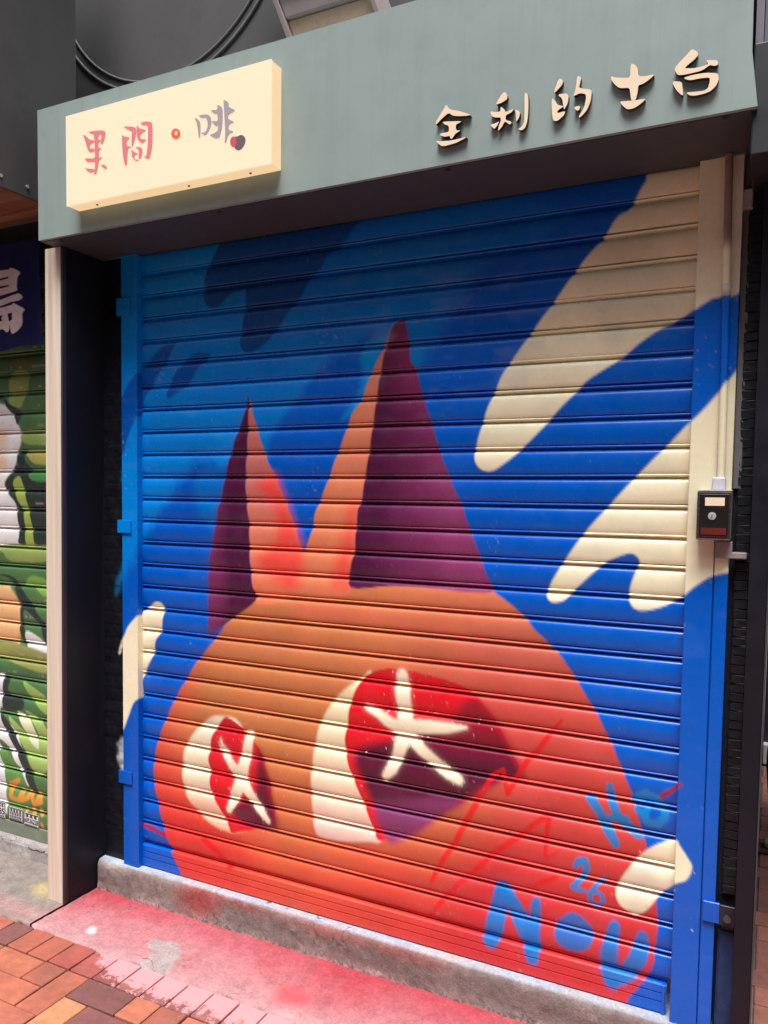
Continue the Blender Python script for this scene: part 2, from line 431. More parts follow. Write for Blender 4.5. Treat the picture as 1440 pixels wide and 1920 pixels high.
 'tag_h2': [(1.604,.672,.019),(1.610,.635,.022),(1.626,.595,.025),(1.654,.575,.028),(1.679,.559,.024)],
 'tag_h3': [(1.588,.580,.020),(1.621,.592,.020),(1.646,.594,.020)],
 'tag_a1': [(1.669,.651,.024),(1.693,.665,.028),(1.717,.660,.022),(1.739,.638,.021),(1.742,.618,.019),(1.724,.594,.021),(1.700,.594,.021),(1.690,.611,.019),(1.699,.630,.014)],
 'tag_a2': [(1.672,.623,.013),(1.692,.616,.019)],
 'tag_2': [(1.522,.440,.014),(1.530,.457,.021),(1.545,.461,.023),(1.552,.444,.018),(1.544,.418,.015),(1.516,.384,.015),(1.532,.381,.014),(1.553,.381,.009)],
 'tag_6': [(1.598,.424,.011),(1.578,.404,.012),(1.563,.379,.013),(1.562,.357,.012),(1.580,.349,.011),(1.596,.361,.011),(1.594,.380,.011),(1.576,.386,.010),(1.566,.377,.009)],
 'tag_n1': [(1.324,.333,.040),(1.314,.279,.046),(1.304,.219,.052),(1.294,.182,.045)],
 'tag_n2': [(1.327,.333,.040),(1.356,.295,.045),(1.389,.241,.050),(1.409,.196,.046),(1.413,.160,.033)],
 'tag_n3': [(1.420,.319,.023),(1.417,.282,.030),(1.414,.231,.035),(1.415,.197,.039)],
 'tag_o': [(1.510,.312),(1.536,.312),(1.563,.292),(1.574,.268),(1.565,.233),(1.539,.212),(1.507,.209),(1.480,.221),(1.471,.246),(1.479,.281)],
 'tag_u1': [(1.627,.306,.027),(1.620,.269,.035),(1.614,.224,.043),(1.617,.187,.046),(1.626,.158,.035)],
 'tag_u2': [(1.624,.162,.040),(1.663,.190,.042),(1.687,.234,.044),(1.695,.273,.039),(1.697,.298,.024)],
 'ch_quan': [[(1.219,2.345),(1.229,2.331),(1.255,2.322),(1.283,2.308),(1.273,2.308),(1.252,2.311),(1.237,2.315),(1.226,2.324),(1.209,2.314),(1.194,2.302),(1.193,2.308),(1.203,2.322),(1.214,2.336)],
  [(1.210,2.306),(1.226,2.304),(1.261,2.298),(1.252,2.295),(1.245,2.293),(1.245,2.280),(1.257,2.277),(1.251,2.275),(1.244,2.272),(1.236,2.262),(1.232,2.263),(1.230,2.270),(1.216,2.270),(1.203,2.277),(1.209,2.280),(1.228,2.279),(1.227,2.294),(1.216,2.299)],
  [(1.194,2.264),(1.210,2.261),(1.235,2.258),(1.275,2.260),(1.262,2.255),(1.244,2.250),(1.212,2.248),(1.200,2.258)]],
 'ch_li': [[(1.363,2.345),(1.371,2.334),(1.370,2.326),(1.359,2.321),(1.345,2.319),(1.344,2.321),(1.353,2.335)],
  [(1.330,2.307),(1.340,2.303),(1.355,2.301),(1.355,2.313),(1.365,2.303),(1.367,2.297),(1.388,2.302),(1.381,2.294),(1.368,2.291),(1.367,2.280),(1.383,2.273),(1.378,2.267),(1.366,2.278),(1.359,2.266),(1.350,2.258),(1.351,2.268),(1.356,2.279),(1.356,2.288),(1.343,2.290),(1.334,2.295)],
  [(1.330,2.276),(1.343,2.277),(1.353,2.280),(1.346,2.269),(1.341,2.265),(1.335,2.271)],
  [(1.389,2.300),(1.401,2.292),(1.401,2.283),(1.397,2.275),(1.392,2.271),(1.393,2.285)],
  [(1.411,2.334),(1.420,2.325),(1.421,2.292),(1.419,2.266),(1.414,2.253),(1.406,2.249),(1.397,2.254),(1.406,2.257),(1.412,2.268),(1.412,2.294)]],
 'ch_de': [[(1.489,2.347),(1.499,2.341),(1.497,2.331),(1.481,2.317),(1.479,2.320)],
  [(1.474,2.308),(1.483,2.299),(1.487,2.290),(1.501,2.284),(1.504,2.285),(1.488,2.277),(1.488,2.271),(1.506,2.273),(1.503,2.264),(1.488,2.254),(1.479,2.257),(1.476,2.270)],
  [(1.487,2.312),(1.505,2.311),(1.512,2.306),(1.511,2.289),(1.503,2.276),(1.501,2.283),(1.498,2.301)],
  [(1.530,2.344),(1.539,2.338),(1.537,2.327),(1.534,2.316),(1.560,2.308),(1.563,2.302),(1.561,2.282),(1.553,2.264),(1.539,2.252),(1.535,2.254),(1.547,2.271),(1.551,2.290),(1.550,2.300),(1.537,2.305),(1.524,2.301),(1.523,2.304),(1.528,2.317)],
  [(1.524,2.277),(1.538,2.278),(1.537,2.269),(1.531,2.268)]],
 'ch_shi': [[(1.644,2.344),(1.652,2.341),(1.659,2.331),(1.661,2.314),(1.676,2.311),(1.695,2.311),(1.685,2.303),(1.671,2.296),(1.661,2.295),(1.661,2.284),(1.657,2.265),(1.648,2.265),(1.645,2.283),(1.643,2.294),(1.623,2.297),(1.613,2.306),(1.604,2.319),(1.603,2.327),(1.612,2.322),(1.631,2.317),(1.644,2.315)],
  [(1.623,2.269),(1.640,2.267),(1.660,2.265),(1.678,2.264),(1.670,2.257),(1.655,2.249),(1.640,2.249),(1.630,2.259)]],
 'ch_tai': [[(1.767,2.346),(1.777,2.339),(1.780,2.331),(1.772,2.323),(1.761,2.316),(1.753,2.310),(1.772,2.306),(1.789,2.306),(1.800,2.308),(1.795,2.317),(1.805,2.315),(1.815,2.313),(1.819,2.307),(1.817,2.302),(1.811,2.302),(1.803,2.306),(1.789,2.298),(1.771,2.297),(1.752,2.297),(1.741,2.299),(1.736,2.307),(1.734,2.315),(1.747,2.328),(1.760,2.339)],
  [(1.751,2.291),(1.771,2.293),(1.795,2.292),(1.819,2.286),(1.821,2.273),(1.816,2.261),(1.806,2.253),(1.793,2.250),(1.774,2.250),(1.765,2.253),(1.758,2.260),(1.774,2.258),(1.793,2.256),(1.801,2.260),(1.804,2.273),(1.803,2.281),(1.784,2.283),(1.764,2.283)],
  [(1.729,2.289),(1.749,2.284),(1.751,2.271),(1.753,2.255),(1.748,2.258),(1.738,2.270)]],
 'lb_guo': [[(.074,2.473),(.092,2.461),(.101,2.452),(.120,2.446),(.120,2.441),(.103,2.437),(.101,2.426),(.120,2.423),(.120,2.414),(.102,2.413),(.092,2.428),(.086,2.447)],
  [(.096,2.475),(.121,2.473),(.153,2.469),(.165,2.463),(.163,2.446),(.152,2.428),(.145,2.431),(.149,2.446),(.149,2.456),(.138,2.458),(.135,2.446),(.149,2.442),(.136,2.435),(.136,2.422),(.150,2.419),(.138,2.413),(.138,2.392),(.154,2.393),(.138,2.384),(.134,2.367),(.127,2.348),(.118,2.348),(.123,2.369),(.123,2.384),(.102,2.386),(.091,2.389),(.079,2.402),(.124,2.393),(.122,2.420),(.121,2.451),(.119,2.464),(.106,2.467)],
  [(.082,2.374),(.095,2.369),(.120,2.364),(.120,2.356),(.103,2.355),(.091,2.363)],
  [(.144,2.369),(.155,2.371),(.169,2.364),(.168,2.356),(.164,2.355),(.153,2.364)]],
 'lb_jian': [[(.229,2.443),(.237,2.436),(.259,2.429),(.256,2.426),(.246,2.420),(.247,2.408),(.269,2.400),(.251,2.400),(.249,2.372),(.247,2.352),(.240,2.354),(.233,2.380),(.230,2.411)],
  [(.235,2.463),(.249,2.462),(.280,2.454),(.284,2.441),(.279,2.422),(.269,2.401),(.266,2.404),(.266,2.424),(.268,2.444),(.256,2.449)],
  [(.286,2.459),(.296,2.447),(.321,2.438),(.314,2.435),(.299,2.430),(.298,2.418),(.323,2.411),(.314,2.407),(.306,2.403),(.293,2.412),(.286,2.425),(.285,2.443)],
  [(.298,2.461),(.316,2.463),(.339,2.457),(.343,2.451),(.344,2.417),(.341,2.381),(.334,2.360),(.327,2.355),(.311,2.366),(.322,2.367),(.326,2.393),(.328,2.432),(.326,2.450),(.310,2.452)],
  [(.264,2.396),(.276,2.385),(.291,2.378),(.286,2.376),(.276,2.376),(.276,2.365),(.292,2.361),(.289,2.357),(.276,2.362),(.267,2.374)],
  [(.279,2.397),(.293,2.397),(.306,2.390),(.306,2.377),(.299,2.361),(.292,2.364),(.294,2.379),(.291,2.390)]],
 'lb_fei': [[(.493,2.437),(.504,2.434),(.514,2.422),(.514,2.399),(.513,2.381),(.509,2.382),(.506,2.404),(.502,2.424)],
  [(.507,2.442),(.526,2.440),(.540,2.438),(.550,2.429),(.552,2.412),(.545,2.397),(.532,2.383),(.514,2.394),(.532,2.392),(.540,2.406),(.538,2.425),(.529,2.432),(.518,2.432)],
  [(.571,2.458),(.589,2.447),(.589,2.415),(.587,2.393),(.579,2.370),(.574,2.370),(.566,2.369),(.544,2.383),(.561,2.384),(.574,2.389),(.574,2.404),(.567,2.401),(.558,2.410),(.552,2.418),(.574,2.413),(.572,2.434),(.561,2.435),(.548,2.448),(.572,2.443)],
  [(.592,2.467),(.609,2.456),(.609,2.444),(.633,2.430),(.607,2.424),(.607,2.413),(.629,2.401),(.610,2.398),(.608,2.385),(.628,2.376),(.608,2.373),(.600,2.351),(.596,2.353),(.599,2.375),(.596,2.414),(.594,2.444)]],
 'lb_bean': [[(.631,2.364),(.638,2.361),(.648,2.364),(.659,2.360),(.665,2.350),(.662,2.337),(.651,2.326),(.638,2.325),(.628,2.334),(.637,2.345)]],
 'lb_cherry': [[(.631,2.364),(.619,2.363),(.614,2.354),(.617,2.341),(.628,2.334),(.637,2.345)]],
 'lb_ring': [[(.444,2.405),(.443,2.399),(.439,2.395),(.434,2.393),(.428,2.393),(.422,2.395),(.417,2.399),(.414,2.405),(.412,2.410),(.414,2.416),(.417,2.420),(.422,2.422),(.428,2.422),(.434,2.420),(.439,2.416),(.443,2.410)],
  [(.435,2.409),(.434,2.406),(.433,2.404),(.431,2.403),(.429,2.403),(.427,2.404),(.425,2.406),(.424,2.408),(.423,2.411),(.424,2.413),(.425,2.415),(.427,2.416),(.429,2.416),(.431,2.416),(.433,2.414),(.434,2.411)]],
 'noren': [[(-.680,2.206),(-.590,2.209),(-.543,2.206),(-.530,2.211),(-.503,2.203),(-.480,2.188),(-.492,2.174),(-.494,2.141),(-.499,2.125),(-.592,2.120),(-.682,2.116)],
  [(-.683,2.100),(-.592,2.105),(-.505,2.113),(-.482,2.115),(-.468,2.102),(-.482,2.091),(-.534,2.088),(-.593,2.083),(-.683,2.078)],
  [(-.683,2.072),(-.593,2.076),(-.520,2.078),(-.508,2.083),(-.471,2.066),(-.458,2.056),(-.466,2.044),(-.466,2.005),(-.484,1.983),(-.510,1.975),(-.522,1.982),(-.534,2.011),(-.536,1.991),(-.554,1.985),(-.571,1.996),(-.595,1.998),(-.685,1.997)]],
 'noren_hole': [[(-.651,2.173),(-.591,2.173),(-.540,2.175),(-.540,2.182),(-.591,2.181),(-.651,2.181)],
  [(-.651,2.143),(-.592,2.145),(-.537,2.146),(-.537,2.152),(-.591,2.153),(-.651,2.151)],
  [(-.546,2.050),(-.517,2.051),(-.516,2.025),(-.537,2.021)],
  [(-.638,2.047),(-.576,2.049),(-.583,2.041),(-.579,2.027),(-.639,2.027)]],
 'noren_edge': [(-.589,2.257),(-.390,2.233),(-.386,2.083),(-.390,1.935),(-.479,1.926),(-.596,1.918)],
 'n_white1': [(-1.029,1.754),(-.729,1.747),(-.672,1.725),(-.641,1.690),(-.617,1.651),(-.607,1.603),(-.629,1.560),(-.633,1.521),(-.662,1.487),(-.691,1.458),(-.702,1.438),(-.678,1.399),(-.643,1.365),(-.633,1.326),(-.624,1.253),(-.621,1.209),(-.740,1.200),(-1.045,1.188)],
 'n_dark1': [(-1.028,1.815),(-.728,1.766),(-.686,1.731),(-.641,1.690),(-.631,1.666),(-.613,1.680),(-.616,1.718),(-.671,1.745),(-.728,1.781),(-1.027,1.855)],
 'n_dark2': [(-.625,1.560),(-.633,1.521),(-.662,1.487),(-.702,1.438),(-.678,1.399),(-.643,1.365),(-.624,1.253),(-.621,1.209),(-.460,1.201),(-.456,1.439),(-.503,1.458),(-.550,1.496),(-.584,1.525),(-.591,1.559)],
 'n_lime1': [(-.655,1.859),(-.558,1.854),(-.576,1.784),(-.608,1.728),(-.671,1.749),(-.671,1.788)],
 'n_lime2': [(-.640,1.930),(-.557,1.925),(-.551,1.877),(-.648,1.883)],
 'n_lime3': [(-.603,1.641),(-.487,1.638),(-.454,1.609),(-.454,1.590),(-.590,1.593)],
 'n_yellow1': [(-.577,1.564),(-.454,1.562),(-.455,1.515),(-.529,1.515),(-.563,1.535)],
 'n_green1': [(-.564,1.487),(-.455,1.496),(-.456,1.453),(-.551,1.453)],
 'n_stripe1': [(-.617,1.468),(-.656,1.443),(-.629,1.375),(-.601,1.337),(-.592,1.264),(-.586,1.206),(-.545,1.207),(-.554,1.280),(-.570,1.337),(-.593,1.410)],
 'n_lime4': [(-.814,1.197),(-.459,1.211),(-.460,1.153),(-.669,1.143),(-.718,1.176)],
 'n_skin1': [(-1.032,1.662),(-.731,1.649),(-.688,1.624),(-.703,1.595),(-.732,1.581),(-.704,1.546),(-.719,1.497),(-1.038,1.447)],
 'n_skin2': [(-1.135,1.005),(-.743,1.043),(-.670,1.035),(-.626,.969),(-.623,.881),(-.638,.824),(-.692,.831),(-1.140,.837)],
 'n_dark3': [(-.742,1.087),(-.678,1.072),(-.643,1.024),(-.622,.963),(-.628,.881),(-.593,.822),(-.566,.843),(-.601,.883),(-.600,.958),(-.521,.909),(-.488,.832),(-.478,.894),(-.529,.951),(-.581,1.009),(-.625,1.050),(-.669,1.085)],
 'n_lime5': [(-.598,1.052),(-.554,1.054),(-.485,1.016),(-.476,1.078),(-.562,1.091)],
 'n_white2': [(-.592,.878),(-.522,.859),(-.479,.826),(-.480,.802),(-.584,.816)],
 'n_olive': [(-.939,.788),(-.748,.820),(-.611,.820),(-.480,.796),(-.481,.728),(-.612,.738),(-.749,.762),(-.940,.755)],
 'n_white3': [(-1.145,.653),(-.750,.698),(-.722,.688),(-.725,.585),(-.753,.536),(-.662,.485),(-.618,.395),(-.585,.274),(-.638,.309),(-.700,.408),(-.756,.432),(-.720,.347),(-.714,.173),(-.762,.124),(-1.162,.046)],
 'n_dark4': [(-.718,.688),(-.686,.679),(-.696,.627),(-.615,.605),(-.624,.566),(-.716,.554),(-.734,.597)],
 'n_dark5': [(-.744,.537),(-.698,.511),(-.654,.454),(-.592,.368),(-.540,.262),(-.576,.262),(-.620,.331),(-.672,.419),(-.726,.488)],
 'n_lime6': [(-.698,.531),(-.626,.496),(-.546,.432),(-.537,.496),(-.606,.569),(-.484,.510),(-.486,.354),(-.557,.329),(-.609,.410),(-.653,.467)],
 'n_lime7': [(-.613,.681),(-.482,.629),(-.483,.566),(-.552,.607)],
 'n_pale': [(-.652,.556),(-.571,.529),(-.529,.435),(-.573,.447)],
 'n_green3': [(-.756,.387),(-.701,.382),(-.611,.301),(-.595,.208),(-.705,.174),(-.721,.301)],
 'n_tag1': [(-.694,.261,.019),(-.643,.288,.018),(-.685,.249,.020),(-.690,.210,.022),(-.649,.204,.020),(-.621,.248,.020),(-.631,.208,.020),(-.594,.227,.020),(-.576,.250,.020),(-.563,.207,.020),(-.523,.221,.021),(-.527,.252,.019),(-.550,.216,.018)],
 'n_tag2': [(-.604,.180,.013),(-.605,.155,.013)],
 'n_drip0': [(-.674,.102,.020),(-.674,.070,.018)],
 'n_drip1': [(-.633,.107,.020),(-.631,.072,.018)],
 'n_drip2': [(-.587,.107,.020),(-.586,.088,.018)],
 'n_drip3': [(-.564,.182,.020),(-.560,.163,.018)],
 'n_drip4': [(-.524,.189,.019),(-.520,.171,.018)],
 'n_drip5': [(-.520,.133,.019),(-.517,.083,.018)],
}
# ------------------------------------------------------------------ mural colours
DEEP, LIGHT = lin(0, 86, 190), lin(0, 124, 200)
NAVY, SWOOSH = lin(10, 62, 134), lin(0, 76, 168)
CREAM = lin(244, 235, 200)
ORANGE, CORAL = lin(190, 122, 70), lin(220, 112, 82)
RED, CRIMSON = lin(222, 30, 34), lin(196, 22, 50)
PLUM, DPLUM, MPLUM = lin(116, 42, 86), lin(78, 22, 60), lin(138, 58, 104)
MAROON = lin(84, 22, 48)
TAGBLUE = lin(14, 128, 200)

def base_blue(u, v):
    t = np.clip(fbm(u, v, 2.2, 1) * 1.2 - .1, 0, 1)[:, None]
    return DEEP * (1 - t * .25) + lin(0, 104, 204) * t * .25

def light_blue(u, v):
    t = np.clip(fbm(u, v, 1.8, 2) * 1.6 - .35, 0, 1)[:, None]
    k = np.clip((u - .35) / .9, 0, 1)[:, None]
    c = lin(0, 140, 226) * (1 - t) + lin(0, 114, 214) * t
    return c * (1 - .55 * k) + lin(0, 88, 184) * .55 * k

def body_col(u, v):
    n = fbm(u, v, 3.0, 4)[:, None]; n2 = fbm(u, v, 9.0, 8)[:, None]
    c = ORANGE * (1 - n * .55) + CORAL * n * .55
    low = np.clip((0.60 - v - .12 * (u - .9)) / .40 + (n - .5)[:, 0] * .5, 0, 1)[:, None] ** 1.3
    left = np.clip((0.52 - v) / .22, 0, 1) * np.clip((.62 - u) / .36, 0, 1)
    rgt_ = np.clip((u - .92 - (v - .25) * .35) / .34, 0, 1)
    c = c * (1 - .55 * low) + RED * .55 * low
    c = c * (1 - .75 * left[:, None]) + lin(232, 40, 40) * .75 * left[:, None]
    k = (rgt_ * np.clip((.85 - v) / .5, 0, 1))[:, None]
    c = c * (1 - .92 * k) + CRIMSON * .92 * k
    k = (np.clip((u - .95 - (1.0 - v) * .45) / .3, 0, 1) * np.clip((v - .3) / .3, 0, 1))[:, None]
    c = c * (1 - .5 * k) + lin(196, 72, 84) * .5 * k
    edge = np.clip((.30 - u) / .16, 0, 1)[:, None] * np.clip((v - .3) / .2, 0, 1)[:, None]
    c = c * (1 - .5 * edge) + lin(214, 88, 66) * .5 * edge
    rim = np.clip((np.sqrt(((u - .74) / .66) ** 2 + ((v - .62) / .52) ** 2) - .62 + (n[:, 0] - .5) * .5) / .42, 0, 1)[:, None] * np.clip((1.0 - v) / .15, 0, 1)[:, None]
    c = c * (1 - .6 * rim) + lin(206, 62, 58) * .6 * rim
    top = np.clip((v - 1.02) / .12, 0, 1)[:, None]
    c = c * (1 - .5 * top) + lin(238, 140, 92) * .5 * top
    return c * (.93 + .14 * n2)

def plum_col(u, v):
    f = (u - .70 - (1.75 - v) * .02) / .42 + (fbm(u, v, 6, 3) - .5) * .5
    return grad(u, v, [(0, DPLUM), (.45, DPLUM), (.75, PLUM), (1.1, MPLUM)], f)

def plum_l(u, v):
    f = (u - .22) / .16 + (fbm(u, v, 6, 6) - .5) * .4
    return grad(u, v, [(0, lin(124, 52, 112)), (.6, PLUM), (1.0, DPLUM)], f)

def mural(cv):
    P = cv.put
    cv.c[:] = base_blue(cv.u, cv.v)
    P(T['light_area'], light_blue, .03, wob=.02)
    P(T['light2'], LIGHT, .02, .5)
    P(T['deep_band'], DEEP, .018, .9)
    P(T['ear_glow'], lin(0, 140, 214), .012, .75)
    P(T['glow_right'], lin(0, 132, 206), .012, .6)
    P(T['navy'], NAVY, .004, .85)
    P(T['swoosh1'], SWOOSH, .004, .9)
    P(T['swoosh2'], SWOOSH, .006, .9)
    # overspray haze beside the figure
    P(T['ear_l_dark'], lin(90, 70, 150), .035, .25)
    P(T['body'], lin(90, 70, 160), .035, lambda u, v: .45 * np.clip((v - .6) / .3, 0, 1) * np.clip((.6 - u) / .2, 0, 1))
    P(T['body'], body_col, .004, wob=.003)
    P(T['ear_r_orange'], lambda u, v: grad(u, v, [(0, lin(236, 130, 92)), (.5, lin(226, 132, 92)), (1, lin(206, 120, 92))], (v - 1.0) / .7) * (.92 + .16 * fbm(u, v, 8, 2)[:, None]), .0035)
    P(T['ear_r_red'], lin(238, 70, 62), .03, .75)
    P(T['ear_l_orange'], lambda u, v: grad(u, v, [(0, lin(240, 122, 84)), (.6, lin(232, 128, 96)), (1, lin(196, 110, 104))], (v - .95) / .5), .0035)
    P(T['ear_l_red'], lin(242, 62, 58), .03, .8)
    P(T['ear_r_dark'], plum_col, .0035)
    fade = lambda u, v: np.clip((v - .86) / .13, .0, 1)
    P(T['ear_l_dark'], plum_l, .004, fade)
    # soft orange creeping over the foot of the right ear
    P([(.66, 1.085), (.95, 1.075), (1.16, 1.06), (1.18, 1.03), (.9, 1.03), (.66, 1.04)], CORAL, .02, .7)
    # eyes
    P(T['eye_l_white'], lambda u, v: grad(u, v, [(0, lin(236, 190, 160)), (.4, CREAM), (1, CREAM)], (v - .36) / .3), .008, .96)
    P(T['eye_l_red'], lambda u, v: grad(u, v, [(0, lin(210, 24, 36)), (.4, lin(224, 30, 40)), (1, lin(188, 30, 44))], (v - .35) / .4), .003)
    P(T['eye_l_maroon'], MAROON, .022, .92)
    for s in ('eye_l_s1', 'eye_l_s2', 'eye_l_s3'):
        P(T[s], lin(240, 220, 200), .018, .2, stroke=True); P(T[s], lin(246, 234, 200), .005, stroke=True, grain=.7)
    P(T['eye_r_white'], lambda u, v: grad(u, v, [(0, lin(238, 206, 188)), (.35, lin(242, 226, 190)), (1, lin(242, 230, 184))], (v - .4) / .45), .007, .97)
    P(T['eye_r_red'], lambda u, v: grad(u, v, [(0, lin(226, 30, 42)), (1, lin(214, 22, 34))], (v - .4) / .5), .003)
    P(T['eye_r_maroon'], lambda u, v: grad(u, v, [(0, lin(130, 56, 104)), (.25, MAROON), (.7, lin(92, 22, 50)), (1, lin(150, 24, 44))], (v - .42) / .36), .022)
    P(T['eye_r_plum'], lin(134, 62, 110), .02, .8)
    for s in ('eye_r_s1', 'eye_r_s2', 'eye_r_s3', 'eye_r_s4', 'eye_r_s5'):
        P(T[s], lin(240, 222, 210), .022, .22, stroke=True); P(T[s], lin(247, 236, 204), .0065, stroke=True, grain=.8)
    # scribbles and signature
    for s in ('scrib1', 'scrib1b', 'scrib2', 'scrib3', 'scrib6'):
        P(T[s], lin(220, 22, 30), .003, .86, stroke=True)
    for s in ('scrib4', 'scrib5'):
        P(T[s], lin(168, 30, 44), .0025, .95, stroke=True)
    P(T['cream4'], CREAM, .004, grain=.5)
    for s in ('tag_h1', 'tag_h2', 'tag_h3', 'tag_a1', 'tag_a2', 'tag_2', 'tag_6'):
        P(T[s], TAGBLUE, .003, .95, stroke=True)
    for s in ('tag_n1', 'tag_n2', 'tag_n3', 'tag_u1', 'tag_u2'):
        P(T[s], lin(40, 70, 160), .014, .45, stroke=True)
        P(T[s], lambda u, v: lin(16, 118, 200) * (.85 + .3 * fbm(u, v, 14, 2)[:, None]), .005, .96, stroke=True, grain=.5)
    P(T['tag_o'], lin(16, 112, 196), .005, .95)
    # cream fingers
    cc = lambda u, v: CREAM * (.92 + .13 * fbm(u, v, 7, 9)[:, None]) * np.where(fbm(u, v, 11, 4) > .66, np.array([[.95], [.97], [1.0]])[1, 0], 1.0)[:, None]
    for s in ('cream1', 'cream2', 'cream3'):
        P(T[s], cc, .0042)
    # chalky rubbed streaks along the slats
    st = fbm(cv.u * .35, cv.v, 30, 71, 3)
    gate = np.clip(fbm(cv.u, cv.v * 2, 3.5, 74) * 2.2 - .75, 0, 1)
    reg = .10 + .9 * np.clip(1 - np.abs(cv.u - 1.0) / .5, 0, 1) * np.clip(1 - np.abs(cv.v - 1.80) / .28, 0, 1)
    k = (np.clip((st - .52) * 4.5, 0, 1) * gate * reg * .5)[:, None]
    cv.c = cv.c * (1 - k) + lin(150, 168, 206) * k
    # small chips and flecks
    ch = np.clip((vnoise(cv.u, cv.v, 170, 33) + .3 * (fbm(cv.u, cv.v, 6, 35) - .5) - .985) / .02, 0, 1)[:, None] * .4
    cv.c = cv.c * (1 - ch) + lin(150, 144, 140) * ch
    # grey smudges where the blue shows through the cream
    s = np.clip(fbm(cv.u, cv.v, 5, 11, 4) - .6, 0, 1) * 1.3
    iscream = (cv.c[:, 2] > .25) & (cv.c[:, 0] > .6)
    cv.c = np.where(iscream[:, None], cv.c * (1 - s[:, None]) + lin(170, 172, 178) * s[:, None], cv.c)
    return cv.c

PAINT = paint_mat('sprayed_shutter_paint', rough=0.25, spec=0.42, var=0.05, bstr=0.04, dirt=0.10)

# slat section: t runs down one pitch, y is depth (smaller = nearer the street)
PROF = [(-.06, .0100), (0.0, .0095), (.016, .0085), (.022, .0020), (.032, -.0014), (.050, -.0036), (.072, -.0040), (.094, -.0026), (.110, .0004), (.120, .0050), (.130, .0088), (.158, .0092),
        (.174, .0076), (.190, .0046), (.206, .0020), (.226, -.0002), (.252, -.0022), (.29, -.0037), (.34, -.0047), (.42, -.0055),
        (.50, -.0059), (.58, -.0059), (.66, -.0056), (.74, -.0051), (.82, -.0043), (.89, -.0036), (.94, -.0025), (.98, -.0015), (.998, -.0006), (1.0, .0085)]

def build_shutter_slats(root, z_first, pitch, n, x0, x1, step, y_off, painter, mat, name='slat'):
    xs = np.arange(x0, x1 + step * .5, step)
    prof = np.array(PROF)
    Us, Vs, Ps = [], [], []
    rs = np.random.default_rng(5)
    for k in range(n):
        zt = z_first - pitch * (k - 1)
        z = zt - prof[:, 0] * pitch
        P = np.empty((len(prof), len(xs), 3))
        P[:, :, 0] = xs[None, :]
        wav = (fbm(xs, np.full_like(xs, k * 3.1), 2.5, 12) - .5) * .0034      # sheet metal is never dead straight
        P[:, :, 1] = prof[:, 1][:, None] * (pitch / .075) + y_off + wav[None, :] + rs.normal(0, .0004)
        P[:, :, 2] = z[:, None] + ((fbm(xs, np.full_like(xs, k * 5.7), 1.5, 3) - .5) * .0030)[None, :] + rs.normal(0, .0006)
        Ps.append(P)
        Us.append(P[:, :, 0].ravel()); Vs.append(P[:, :, 2].ravel())
    cv = Canvas(np.concatenate(Us), np.concatenate(Vs), DEEP)
    cols = painter(cv)
    a = 0
    for k in range(n):
        m_ = Ps[k].shape[0] * Ps[k].shape[1]
        me = grid_mesh(name, Ps[k], cols[a:a + m_])
        a += m_
        link(name, me, mat, root)

def sweep(name, prof, zs, painter, mat, parent, dxz=None, sub=.006):
    """vertical extrusion of an (x, y) section, finely divided so that it can carry paint"""
    pts = [prof[0]]
    for a, b in zip(prof[:-1], prof[1:]):
        L = math.dist(a, b)
        k = max(1, int(math.ceil(L / sub)))
        for i in range(1, k + 1):
            pts.append((a[0] + (b[0] - a[0]) * i / k, a[1] + (b[1] - a[1]) * i / k))
    pts = np.array(pts)
    P = np.empty((len(zs), len(pts), 3))
    P[:, :, 0] = pts[:, 0][None]; P[:, :, 1] = pts[:, 1][None]; P[:, :, 2] = np.array(zs)[:, None]
    u, v = P[:, :, 0].ravel(), P[:, :, 2].ravel()
    if dxz: u, v = dxz(u, v)
    c = painter(Canvas(u, v, DEEP))
    return link(name, grid_mesh(name, P, c, smooth=False), mat, parent)

# ------------------------------------------------------------------ ground
M_ground = flat_mat('joint_sand', (.16, .13, .12), .95, .2, 14, .2, .4, 200)
def ground_sheet():
    bm = bmesh.new()
    s = 60.0
    vs = [bm.verts.new(p) for p in ((-s, -s, -.012), (s, -s, -.012), (s, s, -.012), (-s, s, -.012))]
    bm.faces.new(vs)
    return tag(from_bm('ground', bm, M_ground), kind='structure')
ground_sheet()

